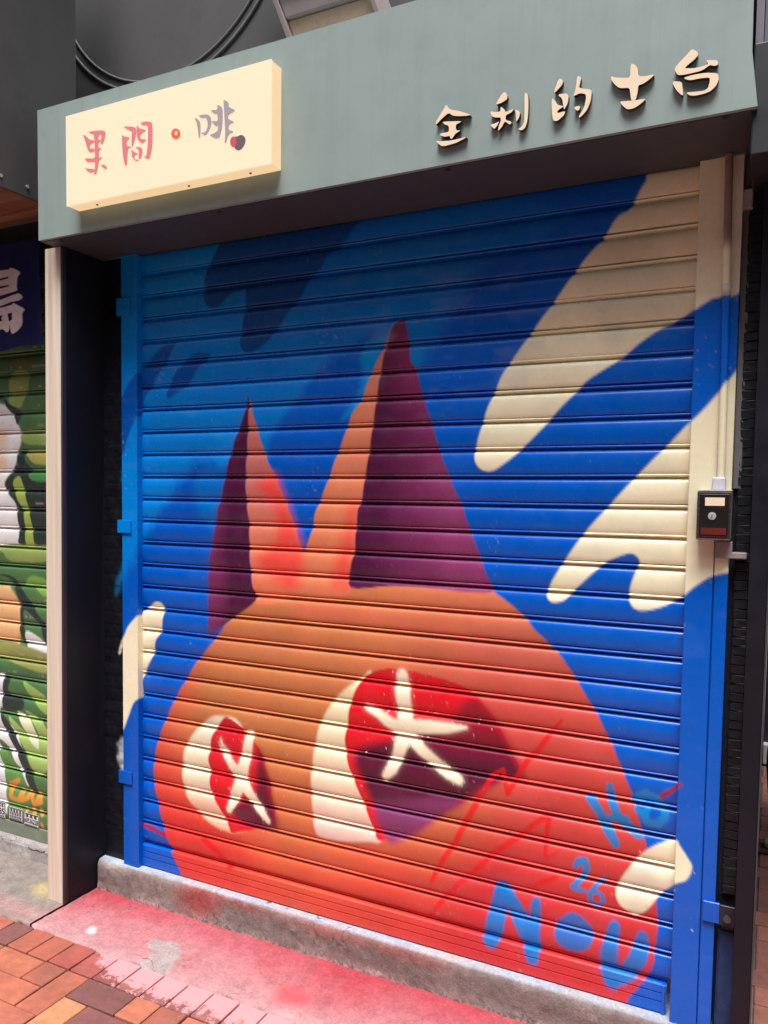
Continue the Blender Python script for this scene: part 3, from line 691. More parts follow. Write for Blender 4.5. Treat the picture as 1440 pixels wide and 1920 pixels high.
def brick_material():
    mt, n, l, b = node_mat('clay_paver')
    oi = n.new('ShaderNodeObjectInfo')
    p = geo(n)
    sep = n.new('ShaderNodeSeparateXYZ'); l.new(p, sep.inputs[0])
    f = ramp(n, l, noise(n, l, 30, 8, .7, p), .25, .75, (.72,) * 3, (1.22,) * 3)
    c = mix_rgb(n, l, 1.0, oi.outputs['Color'], f, 'MULTIPLY')
    st = ramp(n, l, noise(n, l, 7, 8, .7, p), .35, .68, (.66, .64, .64), (1.04,) * 3)
    c = mix_rgb(n, l, 1.0, c, st, 'MULTIPLY')
    c = mix_rgb(n, l, .14, c, (.22, .19, .17))
    fleck = ramp(n, l, noise(n, l, 160, 4, .7, p), .68, .76)
    c = mix_rgb(n, l, fleck, c, (.50, .36, .30))
    # pink overspray drifting off the concrete apron, thicker towards the shutter
    mr = n.new('ShaderNodeMapRange')
    mr.inputs[1].default_value = -.50; mr.inputs[2].default_value = -.315
    l.new(sep.outputs[1], mr.inputs[0])
    ns = noise(n, l, 34, 10, .82, p)
    ad = n.new('ShaderNodeMath'); ad.operation = 'ADD'; l.new(mr.outputs[0], ad.inputs[0]); ns2 = n.new('ShaderNodeMapRange'); ns2.inputs[1].default_value = .25; ns2.inputs[2].default_value = .75; l.new(ns, ns2.inputs[0]); l.new(ns2.outputs[0], ad.inputs[1])
    mx = n.new('ShaderNodeMapRange'); mx.inputs[1].default_value = -.12; mx.inputs[2].default_value = .28
    l.new(sep.outputs[0], mx.inputs[0])
    md = n.new('ShaderNodeMath'); md.operation = 'MULTIPLY'; l.new(ad.outputs[0], md.inputs[0]); l.new(mx.outputs[0], md.inputs[1])
    mask = ramp(n, l, md.outputs[0], .95, 1.55)
    # only this side of the facade
    gt = n.new('ShaderNodeMath'); gt.operation = 'LESS_THAN'; gt.inputs[1].default_value = 0.0; l.new(sep.outputs[1], gt.inputs[0])
    mm = n.new('ShaderNodeMath'); mm.operation = 'MULTIPLY'; l.new(mask, mm.inputs[0]); l.new(gt.outputs[0], mm.inputs[1])
    c = mix_rgb(n, l, mm.outputs[0], c, tuple(lin(196, 138, 140)))
    l.new(c, b.inputs['Base Color'])
    l.new(ramp(n, l, noise(n, l, 40, 4, .6, p), .3, .7, (.6,) * 3, (.9,) * 3), b.inputs['Roughness'])
    b.inputs['Specular IOR Level'].default_value = .3
    bump(n, l, b, noise(n, l, 220, 6, .7, p), .35, .002)
    return mt
M_brick = brick_material()

def paver_mesh(w, d):
    bm = bmesh.new()
    g = .005
    add_box(bm, (-w / 2 + g / 2, -d / 2 + g / 2, -.03), (w / 2 - g / 2, d / 2 - g / 2, 0), .0022, 1)
    me = bpy.data.meshes.new('brick')
    bm.to_mesh(me); bm.free()
    me.materials.append(M_brick)
    return me

CLAY = [lin(186, 100, 72), lin(176, 94, 70), lin(190, 108, 78), lin(168, 88, 68), lin(152, 82, 70), lin(134, 76, 70), lin(184, 102, 72), lin(196, 132, 88)]
def build_pavement():
    root = tag(empty('pavement', (0, 0, 0)), kind='structure')
    rnd = random.Random(11)
    items = []                          # (x, y, w, d, colour)
    U, V = .0905, .0935
    for i in range(-16, 34):            # soldier course along the apron
        x = .045 + U * i + U / 2
        named = {-3: lin(127, 71, 66), -2: lin(189, 97, 71), -1: lin(178, 91, 68), 0: lin(173, 79, 67), 1: lin(161, 75, 65), 2: lin(142, 71, 67), 3: lin(156, 90, 83), 4: lin(139, 77, 76), 5: lin(140, 79, 77), 6: lin(156, 90, 81)}
        items.append((x, -.3815, U, .113, named.get(i, CLAY[rnd.randrange(6)])))
    named = {('H', -2, 0): lin(185, 101, 71), ('V', 0, 0): lin(165, 88, 66), ('V', 1, 0): lin(176, 94, 69), ('H', 2, 0): lin(123, 68, 64), ('V', 4, 0): lin(187, 106, 75),
             ('H', -1, 1): lin(178, 96, 69), ('V', 2, 1): lin(201, 138, 92), ('H', 3, 1): lin(123, 68, 64), ('V', 5, 0): lin(165, 90, 70), ('H', 6, 0): lin(190, 104, 79)}
    def cell(i, j, x0, y0, up):
        k = (i - j) % 4
        x = x0 + U * i
        yt = y0 - V * j
        if k == 1: return ('V', i, j), (x + U / 2, yt - V, U, 2 * V)
        if k == 0 and up: return ('V', i, j), (x + U / 2, yt - V / 2, U, V)
        if k == 2: return ('H', i, j), (x + U, yt - V / 2, 2 * U, V)
        return None, None
    for j in range(0, 17):
        for i in range(-16, 32):
            key, it = cell(i, j, .043, -.438, j == 0)
            if it: items.append((*it, named.get(key, CLAY[rnd.randrange(len(CLAY)) if rnd.random() < .8 else 7 - rnd.randrange(3)])))
    for j in range(-31, 4):             # the open corner beyond the black post
        for i in range(0, 15):
            key, it = cell(i, j, 1.866, -.04, j == 3 and False)
            if it and it[0] + it[2] / 2 > 1.952 and it[1] < 2.55 and it[1] > -.22: items.append((*it, [lin(150, 92, 74), lin(138, 84, 72), lin(162, 98, 76), lin(146, 88, 76)][rnd.randrange(4)]))
    # the ones that show largest become bricks of their own, the others one mass
    cp = Vector((1.954, -2.0587, 1.4068))
    inv = cam.matrix_world.inverted()
    def score(it):
        q = inv @ Vector((it[0], it[1], 0))
        if q.z > -.2: return -1
        sx, sy = 717 + 1478 * q.x / -q.z, 1018 - 1478 * q.y / -q.z
        off = max(0, -sx, sx - 1440) + max(0, sy - 1920)
        return 1.0 / (1 + off / 100) / q.length
    items.sort(key=score, reverse=True)
    cache = {}
    for x, y, w, d, c in items[:290]:
        key = (round(w, 3), round(d, 3))
        if key not in cache: cache[key] = paver_mesh(w, d)
        o = bpy.data.objects.new('brick', cache[key])
        COL.objects.link(o)
        o.parent = root
        o.location = (x, y, rnd.uniform(-.0025, .0012))
        o.rotation_euler = (rnd.gauss(0, .006), rnd.gauss(0, .006), rnd.gauss(0, .008))
        o.color = (*[float(q) for q in c * rnd.uniform(.88, 1.1)], 1)
    bm = bmesh.new()
    for x, y, w, d, c in items[290:]:
        g = .005
        add_box(bm, (x - w / 2 + g / 2, y - d / 2 + g / 2, -.03), (x + w / 2 - g / 2, y + d / 2 - g / 2, rnd.uniform(-.0025, .001)), .0022, 1)
    o = from_bm('bricks', bm, M_brick, root)
    o.color = (*[float(q) for q in CLAY[1]], 1)
    tag(o, kind='stuff')
build_pavement()

M_conc = gritty_mat('oversprayed_concrete')
def apron_col(cv):
    u, v = cv.u, cv.v
    grey = lin(176, 164, 158); pink = lin(222, 156, 158); red = lin(214, 86, 96)
    n = fbm(u, v, 5, 2, 4); n2 = fbm(u, v, 22, 5, 4)
    f = np.clip((v + .34) / .30 + (n - .5) * .7, 0, 1.2)
    c = grad(u, v, [(0, lin(226, 176, 176)), (.25, pink), (.6, lin(216, 118, 126)), (1.0, red)], f)
    c = c * (1 - .12 * n2[:, None]) 
    lg = np.clip((-.165 - u) / .05 + (n - .5) * .8 + .35, 0, 1)[:, None]
    c = c * (1 - lg) + (lin(178, 164, 154) * (1 - .35 * n2[:, None])) * lg
    edge = (np.clip((v + .345) / .06, 0, 1) * np.clip((-.2 - v) / .08, 0, 1) * lg[:, 0] * .5)[:, None]
    c = c * (1 - edge) + pink * edge
    cv.c = c
    c = c * .73
    cv.c = c
    cv.put([(.245, -.215), (.335, -.195), (.385, -.235), (.40, -.345), (.30, -.345), (.30, -.28)], lin(168, 160, 156), .010, .85, wob=.02)
    cv.put([(.02, -.24), (.05, -.245), (.06, -.27), (.03, -.275)], lin(214, 206, 206), .008, .85)
    cv.put([(.75, -.22), (.83, -.215), (.84, -.26), (.76, -.28)], lin(226, 78, 86), .03, .75)
    cv.put([(-.34, -.10), (-.24, -.12), (-.22, -.17), (-.30, -.185), (-.36, -.15)], lin(214, 186, 120), .03, .55)
    return cv.c
def apron(name, x0, x1, y0, y1, seed):
    xs = np.arange(x0, x1, .006); ys = np.arange(y1, y0, -.006)
    X, Y = np.meshgrid(xs, ys)
    Yd = Y.copy()
    Yd[-1] += (vnoise(xs, xs * 0, 30, seed) - .5) * .02
    Z = .0035 + (fbm(X, Y, 6, seed) - .5) * .006 + (fbm(X, Y, 40, seed + 1) - .5) * .0028
    Z[-1] -= .012; Z[-2] -= .002
    P = np.stack([X, Yd, Z], -1)
    c = apron_col(Canvas(X.ravel(), Y.ravel(), DEEP))
    return link(name, grid_mesh(name, P, c), M_conc)
tag(apron('concrete_apron', -.158, 1.955, -.334, .0, 3), kind='structure')
tag(apron('concrete_strip', -1.6, -.162, -.334, .06, 8), kind='structure')

def step(name, x0, x1, yf, ztop, yb, painter, label, cat, seed):
    """rough concrete step: front and top as one weathered skin"""
    xs = np.arange(x0, x1, .006)
    sec = [(yf - .006, -.01), (yf - .004, .012), (yf - .001, .03), (yf, .05), (yf, ztop * .7), (yf + .001, ztop - .016), (yf + .004, ztop - .006), (yf + .011, ztop), (yf + .03, ztop + .001), (yf + .05, ztop), (yb, ztop)]
    s2 = []
    for a, b in zip(sec[:-1], sec[1:]):
        k = max(1, int(math.dist(a, b) / .006))
        for i in range(k): s2.append((a[0] + (b[0] - a[0]) * i / k, a[1] + (b[1] - a[1]) * i / k))
    s2.append(sec[-1]); s2 = np.array(s2)[::-1]
    P = np.empty((len(s2), len(xs), 3))
    P[:, :, 0] = xs[None]
    arc = np.arange(len(s2)) * .006
    A, X = np.meshgrid(arc, xs, indexing='ij')
    n1 = (fbm(X, A, 9, seed) - .5) * .012 + (fbm(X, A, 55, seed + 2) - .5) * .005
    P[:, :, 1] = s2[:, 0][:, None] - n1 * (s2[:, 1] > -.005)[:, None]
    P[:, :, 2] = s2[:, 1][:, None] - np.abs(n1) * .35
    if painter is None:
        c = None
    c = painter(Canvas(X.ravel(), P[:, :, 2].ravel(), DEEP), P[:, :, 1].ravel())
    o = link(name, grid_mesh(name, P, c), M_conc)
    return tag(o, label, cat)
def step_col(cv, y):
    u, v = cv.u, cv.v
    n = fbm(u, v, 6, 21, 4); n2 = fbm(u, v, 26, 24, 4)
    c = grad(u, v, [(0, lin(120, 106, 102)), (.5, lin(156, 140, 134)), (1, lin(186, 172, 166))], n * .9 + n2 * .3 - .1)
    def blob(x, z, rx, rz, col, a):
        nonlocal c
        k = np.clip(1.3 - np.sqrt(((u - x) / rx) ** 2 + ((v - z) / rz) ** 2) + (n - .5) * .9, 0, 1)[:, None] * a
        c = c * (1 - k) + col * k
    blob(.30, .07, .10, .07, lin(186, 66, 64), .75)
    blob(.46, .10, .16, .035, lin(176, 78, 74), .6)
    blob(.80, .095, .20, .03, lin(186, 92, 86), .55)
    blob(1.05, .09, .16, .03, lin(176, 84, 78), .55)
    blob(.95, .03, .3, .03, lin(150, 108, 104), .4)
    blob(-.08, .1, .09, .03, lin(206, 196, 186), .7)
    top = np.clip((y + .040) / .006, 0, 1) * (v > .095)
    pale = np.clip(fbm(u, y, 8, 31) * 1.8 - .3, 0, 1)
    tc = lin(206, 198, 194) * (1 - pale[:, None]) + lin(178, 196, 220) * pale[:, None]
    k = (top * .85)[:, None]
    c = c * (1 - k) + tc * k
    crumb = np.clip((.016 - v + (n2 - .5) * .03) / .008, 0, 1)[:, None]
    c = c * (1 - .8 * crumb) + (lin(196, 170, 164) * np.where(vnoise(u, v, 220, 9) > .62, .25, 1.0)[:, None]) * .8 * crumb
    base = np.clip((.03 - v) / .03, 0, 1)[:, None] * np.clip(n2 * 2 - .6, 0, 1)[:, None]
    return (c * (1 - base * .5) + lin(206, 150, 148) * base * .5) * .86
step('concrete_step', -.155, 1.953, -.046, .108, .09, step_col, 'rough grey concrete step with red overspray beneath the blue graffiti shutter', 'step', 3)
def nstep_col(cv, y):
    u, v = cv.u, cv.v
    n = fbm(u, v, 7, 41, 4)
    return grad(u, v, [(0, lin(128, 118, 116)), (1, lin(190, 182, 178))], n)
step('concrete_step', -1.6, -.20, -.002, .062, .12, nstep_col, 'plain grey concrete step beneath the green painted shutter', 'step', 9)

# ------------------------------------------------------------------ the graffiti shutter
sh = tag(empty('graffiti_shutter', (.88, 0, .108)), 'blue roller shutter spray painted with an orange horned creature and cream fingers', 'roller shutter')
build_shutter_slats(sh, 2.151, .075, 27, -.03, 1.80, .0026, 0.0, mural, PAINT)

def bottom_bar():
    xs = np.arange(-.02, 1.762, .003)
    sec = [(.010, .201), (.0045, .1985), (.0035, .196), (.0045, .1925), (.011, .190), (.011, .187), (-.004, .186), (-.009, .183), (-.0095, .170), (-.0095, .1655), (-.0065, .1645), (-.0065, .1625), (-.0095, .1615), (-.0095, .150), (-.0095, .1425), (-.0065, .1415), (-.0065, .1395), (-.0095, .1385), (-.0095, .127), (-.0095, .119), (-.0095, .1125), (-.006, .1105), (.012, .1105)]
    s = np.array(sec)
    P = np.empty((len(s), len(xs), 3))
    P[:, :, 0] = xs[None]; P[:, :, 1] = s[:, 0][:, None]; P[:, :, 2] = s[:, 1][:, None]
    c = mural(Canvas(P[:, :, 0].ravel(), P[:, :, 2].ravel(), DEEP))
    link('bottom_bar', grid_mesh('bottom_bar', P, c, smooth=False), PAINT, sh)
    bm = bmesh.new()
    add_box(bm, (1.748, -.013, .1105), (1.756, .01, .187), .001, 1)
    o = from_bm('end_plate', bm, M_blue, sh)
M_blue = flat_mat('blue_enamel', DEEP, .4, .06, 8, .5, .03)
bottom_bar()
zs = np.arange(2.206, .105, -.005)
shift = lambda k: (lambda u, v: (u + k, v + .0148 * (v - 1.407)))
sweep('guide_rail', [(-.047, .04), (-.047, -.028), (-.045, -.030), (.020, -.030), (.022, -.028), (.022, .012)], zs, mural, PAINT, sh, shift(-.029), .004)
sweep('guide_rail', [(1.770, .012), (1.770, -.028), (1.772, -.030), (1.831, -.030), (1.832, -.029), (1.832, -.016), (1.8345, -.016), (1.8345, -.027), (1.8355, -.028), (1.864, -.028), (1.865, -.027), (1.865, .05)], zs, mural, PAINT, sh, shift(-.002), .004)

def painted_box(name, a, b, parent, k, col=None, bev=.0012):
    bm = bmesh.new()
    add_box(bm, a, b, bev, 2)
    me = bpy.data.meshes.new(name)
    bm.to_mesh(me); bm.free()
    v = verts_of(me)
    if col is None:
        u_, v_ = shift(k)(v[:, 0] * 0 + (a[0] + b[0]) / 2, v[:, 2])
        col = mural(Canvas(u_, v_, DEEP))
    set_paint(me, col)
    return link(name, me, PAINT, parent)
for z0, z1 in ((2.007, 2.066), (1.274, 1.318), (.399, .444)):
    painted_box('clip', (-.062, -.036, z0), (-.003, -.0302, z1), sh, -.029)
M_bolt = flat_mat('dull_bolt_steel', (.10, .09, .09), .4, .1, 60, .5, 0, 1, .5)
# steel strap at the foot of the right rail, bent over to the pier
bm = bmesh.new()
add_box(bm, (1.838, -.036, .390), (1.875, -.0285, .440), .001, 1)
st_ = from_bm('strap', bm, M_blue, sh)
bm = bmesh.new()
add_box(bm, (1.8752, -.036, .388), (1.9095, -.0285, .438), .001, 1)
from_bm('strap_end', bm, flat_mat('strap_black', (.02, .018, .03), .45, .3, 20, .4), sh)
bm = bmesh.new()
add_cyl(bm, (1.893, -.0365, .408), (1.893, -.043, .408), .009, 14)
add_cyl(bm, (1.893, -.043, .408), (1.893, -.047, .408), .006, 6)
from_bm('bolt', bm, M_bolt, sh)
# ------------------------------------------------------------------ right side: key switch, conduit, pier, post
def tube(name, pts, r, painter, mat, parent=None, seg=14):
    pts = [Vector(p) for p in pts]
    dense = [pts[0]]
    for a, b in zip(pts[:-1], pts[1:]):
        k = max(1, int((b - a).length / .006))
        for i in range(1, k + 1): dense.append(a.lerp(b, i / k))
    P = np.empty((len(dense), seg + 1, 3))
    for i, p in enumerate(dense):
        for j in range(seg + 1):
            t = -2 * math.pi * j / seg
            P[i, j] = (p.x + r * math.cos(t), p.y + r * math.sin(t), p.z)
    u, v = shift(-.004)(P[:, :, 0].ravel(), P[:, :, 2].ravel())
    c = painter(u, v)
    me = grid_mesh(name, P, c, flip=True)
    return link(name, me, mat, parent)
def pipe_col(u, v):
    c = mural(Canvas(u, v, DEEP))
    k = np.clip((v - 2.0 + (fbm(u, v, 12, 3) - .5) * .1) / .06, 0, 1)[:, None]
    return c * (1 - k) + lin(150, 124, 116) * k
cp = tag(empty('conduit_pipe', (1.838, -.042, 1.45)), 'thin painted conduit pipe running down from the soffit to the key switch', 'pipe')
tube('pipe', [(1.8335, -.042, 2.206), (1.838, -.042, 1.895), (1.8405, -.042, 1.68), (1.842, -.042, 1.436)], .0088, pipe_col, PAINT, cp)
M_tape = flat_mat('grey_duct_tape', lin(196, 194, 202), .45, .08, 30, .5)
bm = bmesh.new()
add_cyl(bm, (1.8375, -.042, 1.888), (1.8375, -.042, 1.912), .0108, 16)
from_bm('collar', bm, flat_mat('white_putty', lin(206, 196, 180), .8, .15, 60), cp, True)
bm = bmesh.new()
add_box(bm, (1.824, -.056, 1.434), (1.853, -.029, 1.466), .004, 2)
from_bm('tape_wrap', bm, M_tape, cp)
M_back = flat_mat('grey_backing_plaster', lin(120, 116, 116), .8, .2, 20, .3, .3, 90)
tag(box('backing_board', (1.866, -.006, 1.44), (1.884, .03, 2.206), M_back, bevel=.001), 'narrow grey backing board behind the conduit pipe', 'board')
bm = bmesh.new(); add_box(bm, (1.862, -.022, 2.085), (1.886, .0, 2.13), .003, 2)
tag(from_bm('wall_block', bm, flat_mat('grey_block', lin(172, 166, 164), .8, .15, 40, .3, .4, 120)), 'small pale grey block fixed beside the top of the conduit pipe', 'block')

ks = tag(empty('key_switch', (1.832, -.055, 1.319)), 'dark polished steel key switch box on the right shutter rail', 'key switch')
M_dark_steel = flat_mat('dark_polished_steel', (.30, .25, .24), .22, .08, 12, .6, 0, 1, .9)
M_chrome = flat_mat('bright_steel_edge', (.60, .57, .55), .3, .05, 20, .6, 0, 1, .3)
box('case', (1.794, -.078, 1.319), (1.870, -.031, 1.433), M_dark_steel, ks, .004, 3)
bm = bmesh.new(); add_box(bm, (1.801, -.0812, 1.327), (1.863, -.0776, 1.426), .0012, 2)
from_bm('cover_plate', bm, flat_mat('mirror_plate', (.13, .11, .10), .10, .05, 8, .7, 0, 1, .9), ks)
box('top_edge', (1.795, -.0775, 1.4332), (1.869, -.032, 1.4352), M_chrome, ks, .0006, 1)
box('sign_sticker', (1.812, -.0822, 1.399), (1.854, -.0814, 1.418), flat_mat('cream_sticker', lin(236, 214, 184), .6, .05, 50), ks)
bm = bmesh.new()
q = Matrix.Rotation(R(90), 4, 'X'); q.translation = (1.828, -.0813, 1.375)
for rr, hh in ((.0095, .004), (.006, .0055)):
    bmesh.ops.create_cone(bm, cap_ends=True, segments=24, radius1=rr, radius2=rr * .9, depth=hh, matrix=q)
from_bm('lock_cylinder', bm, M_chrome, ks)
box('keyhole', (1.8272, -.0847, 1.371), (1.8288, -.0838, 1.379), flat_mat('keyhole_black', (.01, .01, .01), .6), ks)
box('red_reflection', (1.805, -.0820, 1.332), (1.859, -.0814, 1.348), flat_mat('painted_red_reflection', (.14, .02, .015), .2, .05, 30, .6), ks)  # red reflection in the cover plate, painted on as a thin strip
bm = bmesh.new(); add_box(bm, (1.835, -.040, 1.275), (1.872, -.0305, 1.3155), .002, 2); add_box(bm, (1.868, -.0385, 1.275), (1.904, -.0125, 1.29), .002, 1)
tag(from_bm('bracket_plate', bm, flat_mat('grey_beige_plate', lin(150, 140, 138), .6, .2, 30, .4)), 'grey beige bracket plate just below the key switch box', 'bracket')

# pier of small black bricks
pier = tag(empty('brick_pier', (1.89, .02, 0)), 'black painted pier of small bricks beside the right shutter rail', 'pier')
M_blackbrick = flat_mat('black_masonry_paint', (.008, .009, .014), .5, .3, 30, .4, .5, 240, grime=.3)
box('core', (1.8665, .006, .0), (1.950, .5, 2.5), M_blackbrick, pier)
rnd = random.Random(4)
protos = []
for k in range(3):
    bm = bmesh.new(); add_box(bm, (-.0155, -.006, -.0108), (.0155, .006, .0108), .0022, 2)
    for v in bm.verts: v.co += Vector((rnd.gauss(0, .0006), rnd.gauss(0, .0006), rnd.gauss(0, .0006)))
    me = bpy.data.meshes.new('brick'); bm.to_mesh(me); bm.free(); me.materials.append(M_blackbrick); protos.append(me)
for r_ in range(92):
    z = .13 + r_ * .0225
    for c_ in range(2):
        if .38 < z < .46 and c_ == 0: continue
        o = bpy.data.objects.new('brick', protos[rnd.randrange(3)]); COL.objects.link(o)
        o.parent = pier
        o.location = Vector((1.8935 + c_ * .0318, rnd.uniform(-.003, 0.0), z)) - pier.location
        o.rotation_euler = (0, rnd.gauss(0, .01), 0)
# loose blue-splashed render at the foot of the pier
bm = bmesh.new(); add_box(bm, (1.872, -.012, .11), (1.915, .004, .36), .004, 2)
for v in bm.verts: v.co += Vector((rnd.gauss(0, .002), rnd.gauss(0, .002), 0))
from_bm('foot_render', bm, flat_mat('blue_splashed_render', (.012, .03, .09), .6, .9, 34, .4, .6, 120), pier)
M_blackpost = flat_mat('black_gloss_post', (.007, .007, .012), .5, .2, 6, .3, .02)
post = tag(empty('black_post', (1.93, -.05, 0)), 'smooth black post at the right end of the shop front', 'post')
box('post_panel', (1.910, -.075, 0.0), (1.9495, .004, 2.206), M_blackpost, post, .002, 2)
box('edge_trim', (1.9496, -.077, 0.0), (1.9530, .004, 2.206), flat_mat('grey_trim', (.05, .05, .055), .4), post, .0006, 1)
M_blackwall = flat_mat('black_side_wall', (.02, .02, .024), .7, .2, 5, .4, .2)
tag(box('side_wall', (1.9, .502, 0), (1.9535, 2.72, 3.4), M_blackwall), 'dark side wall of the shop behind the black post', 'wall')

# ------------------------------------------------------------------ left partition
pt = tag(empty('partition', (-.205, -.09, 0)), 'slim partition with a cream wood edge and a black side left of the blue shutter', 'partition')
def lean_box(name, x0, x1, y0, y1, z0, z1, dx, mat, bev):
    bm = bmesh.new(); add_box(bm, (x0, y0, z0), (x1, y1, z1), bev, 2)
    for v in bm.verts: v.co.x += dx * (v.co.z - z0) / (z1 - z0)
    return from_bm(name, bm, mat, pt)
def wood_mat(name, col, dark, scale=(60, 60, 1.2), var=.6, rough=.5):
    mt, n, l, b = node_mat(name)
    p = geo(n)
    mp = n.new('ShaderNodeMapping'); mp.inputs['Scale'].default_value = scale; l.new(p, mp.inputs[0])
    f = noise(n, l, 1.0, 6, .6, mp.outputs[0], .4)
    c = mix_rgb(n, l, ramp(n, l, f, .3, .7), tuple(dark), tuple(col))
    l.new(c, b.inputs['Base Color']); b.inputs['Roughness'].default_value = rough
    b.inputs['Specular IOR Level'].default_value = .35
    bump(n, l, b, f, .12, .002)
    return mt
M_creamwood = wood_mat('cream_wood_veneer', lin(226, 212, 194), lin(196, 176, 154))
M_blackpanel = flat_mat('black_semi_gloss_panel', (.007, .008, .014), .5, .15, 4, .3, .03, 40, stretch=(1, 1, .25))
lean_box('edge_board', -.2435, -.172, -.186, -.172, 0.004, 2.207, .019, M_creamwood, .0015)
lean_box('black_edging', -.1715, -.1625, -.187, -.172, 0.004, 2.207, .019, flat_mat('dark_edging', (.03, .025, .03), .5), .001)
lean_box('side_panel', -.2395, -.1628, -.1718, .035, 0.004, 2.207, .019, M_blackpanel, .0008)
def jamb():
    xs = np.arange(-.150, -.0475, .004); zz = np.arange(2.207, .098, -.005)
    X, Z = np.meshgrid(xs, zz)
    Y = -.009 + (fbm(X, Z, 30, 81) - .5) * .006 - .0012 * (((Z / .0225) % 1.0) > .15)
    cv = Canvas(X.ravel(), Z.ravel(), np.array([.005, .006, .010]))
    rail = np.clip((cv.u + .062 + (fbm(cv.u, cv.v, 14, 85) - .5) * .06) / .010, 0, 1) * np.clip(fbm(cv.u, cv.v, 5, 86) * 3 - 1.3, 0, 1)
    cv.c = cv.c * (1 - .8 * rail[:, None]) + lin(0, 110, 170) * .8 * rail[:, None]
    cv.put([(-.048, 1.22), (-.052, 1.16), (-.075, 1.08), (-.098, 1.055), (-.094, 1.10), (-.066, 1.16)], lin(0, 108, 160), .012, .8)
    cv.put([(-.048, .93), (-.070, .865), (-.084, .845), (-.078, .875), (-.052, .925)], CREAM, .005, .95)
    cv.put([(-.047, .64), (-.055, .56), (-.085, .535), (-.092, .50), (-.075, .44), (-.050, .44)], lin(196, 200, 206), .012, .8, wob=.02)
    me = grid_mesh('jamb', np.stack([X, Y, Z], -1), cv.c)
    tag(link('jamb', me, paint_mat('splashed_black_masonry', rough=.5, spec=.3, var=.2, bstr=.3, scale=30)), 'black wall strip splashed with paint between the partition and the left shutter rail', 'wall')
jamb()

# ------------------------------------------------------------------ fascia
fa = tag(empty('shop_fascia', (.86, -.12, 2.21)), 'grey green sign fascia above the blue graffiti shutter', 'sign board')
M_fascia = flat_mat('grey_green_paint', lin(140, 155, 150), .5, .06, 3.5, .4, .10, 30, grime=.12, streak=.14)
M_soffit = flat_mat('soffit_paint', lin(66, 72, 72), .55, .06, 4, .4, .04, 60)
poly = [(-.178, 2.2105), (1.895, 2.2105), (1.881, 2.322), (1.878, 2.613), (-.177, 2.613)]
bm = bmesh.new(); add_prism(bm, poly, -.25, -.238)
from_bm('front_panel', bm, M_fascia, fa)
box('soffit', (-.177, -.2375, 2.208), (1.893, .06, 2.2195), M_soffit, fa)
box('side_cheek', (-.1765, -.2375, 2.22), (-.166, .06, 2.612), M_fascia, fa)
box('side_cheek', (1.865, -.2375, 2.22), (1.876, .06, 2.612), M_fascia, fa)
box('top_board', (-.165, -.2375, 2.600), (1.864, .06, 2.611), M_fascia, fa)
for x, y in ((-.10, -.229), (.517, -.225), (.52, .0), (1.212, -.225), (1.22, .0), (1.836, -.230)):
    bm = bmesh.new()
    add_cyl(bm, (x, y, 2.2085), (x, y, 2.2045), .0075, 14)
    add_cyl(bm, (x, y, 2.2047), (x, y, 2.2025), .0045, 10)
    from_bm('screw', bm, M_bolt, fa)
M_letter = flat_mat('peach_acrylic', lin(242, 216, 184), .4, .02, 20, .4)
M_letter_side = flat_mat('dark_letter_return', (.045, .035, .035), .5)
def letters(names, y_front, y_back, root, M_face, M_side, smooth=0):
    for nm in names:
        bm = bmesh.new()
        for p in T[nm]:
            add_prism(bm, chaikin(p, smooth), y_front, y_back)
        bm.normal_update()
        for f in bm.faces: f.material_index = 0 if f.normal.y < -.9 else 1
        me = bpy.data.meshes.new('character'); bm.to_mesh(me); bm.free()
        me.materials.append(M_face); me.materials.append(M_side)
        link('character', me, None, root)
letters(('ch_quan', 'ch_li', 'ch_de', 'ch_shi', 'ch_tai'), -.262, -.2502, fa, M_letter, M_letter_side, 1)

# light box: a lamp of its own
lb = tag(empty('light_box', (.374, -.275, 2.273)), 'lit cream light box sign with red and grey characters on the fascia', 'light box')
def emit_mat(name, col, strength):
    mt, n, l, b = node_mat(name)
    p = geo(n)
    f = ramp(n, l, noise(n, l, 3.0, 2, .5, p), .3, .7, tuple(np.array(col) * .96), tuple(np.array(col)))
    b.inputs['Base Color'].default_value = (.2, .18, .15, 1)
    b.inputs['Roughness'].default_value = .35
    l.new(f, b.inputs['Emission Color'])
    b.inputs['Emission Strength'].default_value = strength
    return mt
M_lbface = emit_mat('lit_acrylic', (1.0, .76, .50), .26)
M_lbside = emit_mat('lit_acrylic_side', (1.0, .70, .38), .24)
bm = bmesh.new(); add_box(bm, (.0035, -.2945, 2.2745), (.7435, -.2502, 2.5375), .0015, 2)
from_bm('case', bm, M_lbside, lb)
bm = bmesh.new(); add_box(bm, (.0025, -.3005, 2.2735), (.7445, -.2950, 2.5385), .0012, 2)
from_bm('face', bm, M_lbface, lb)
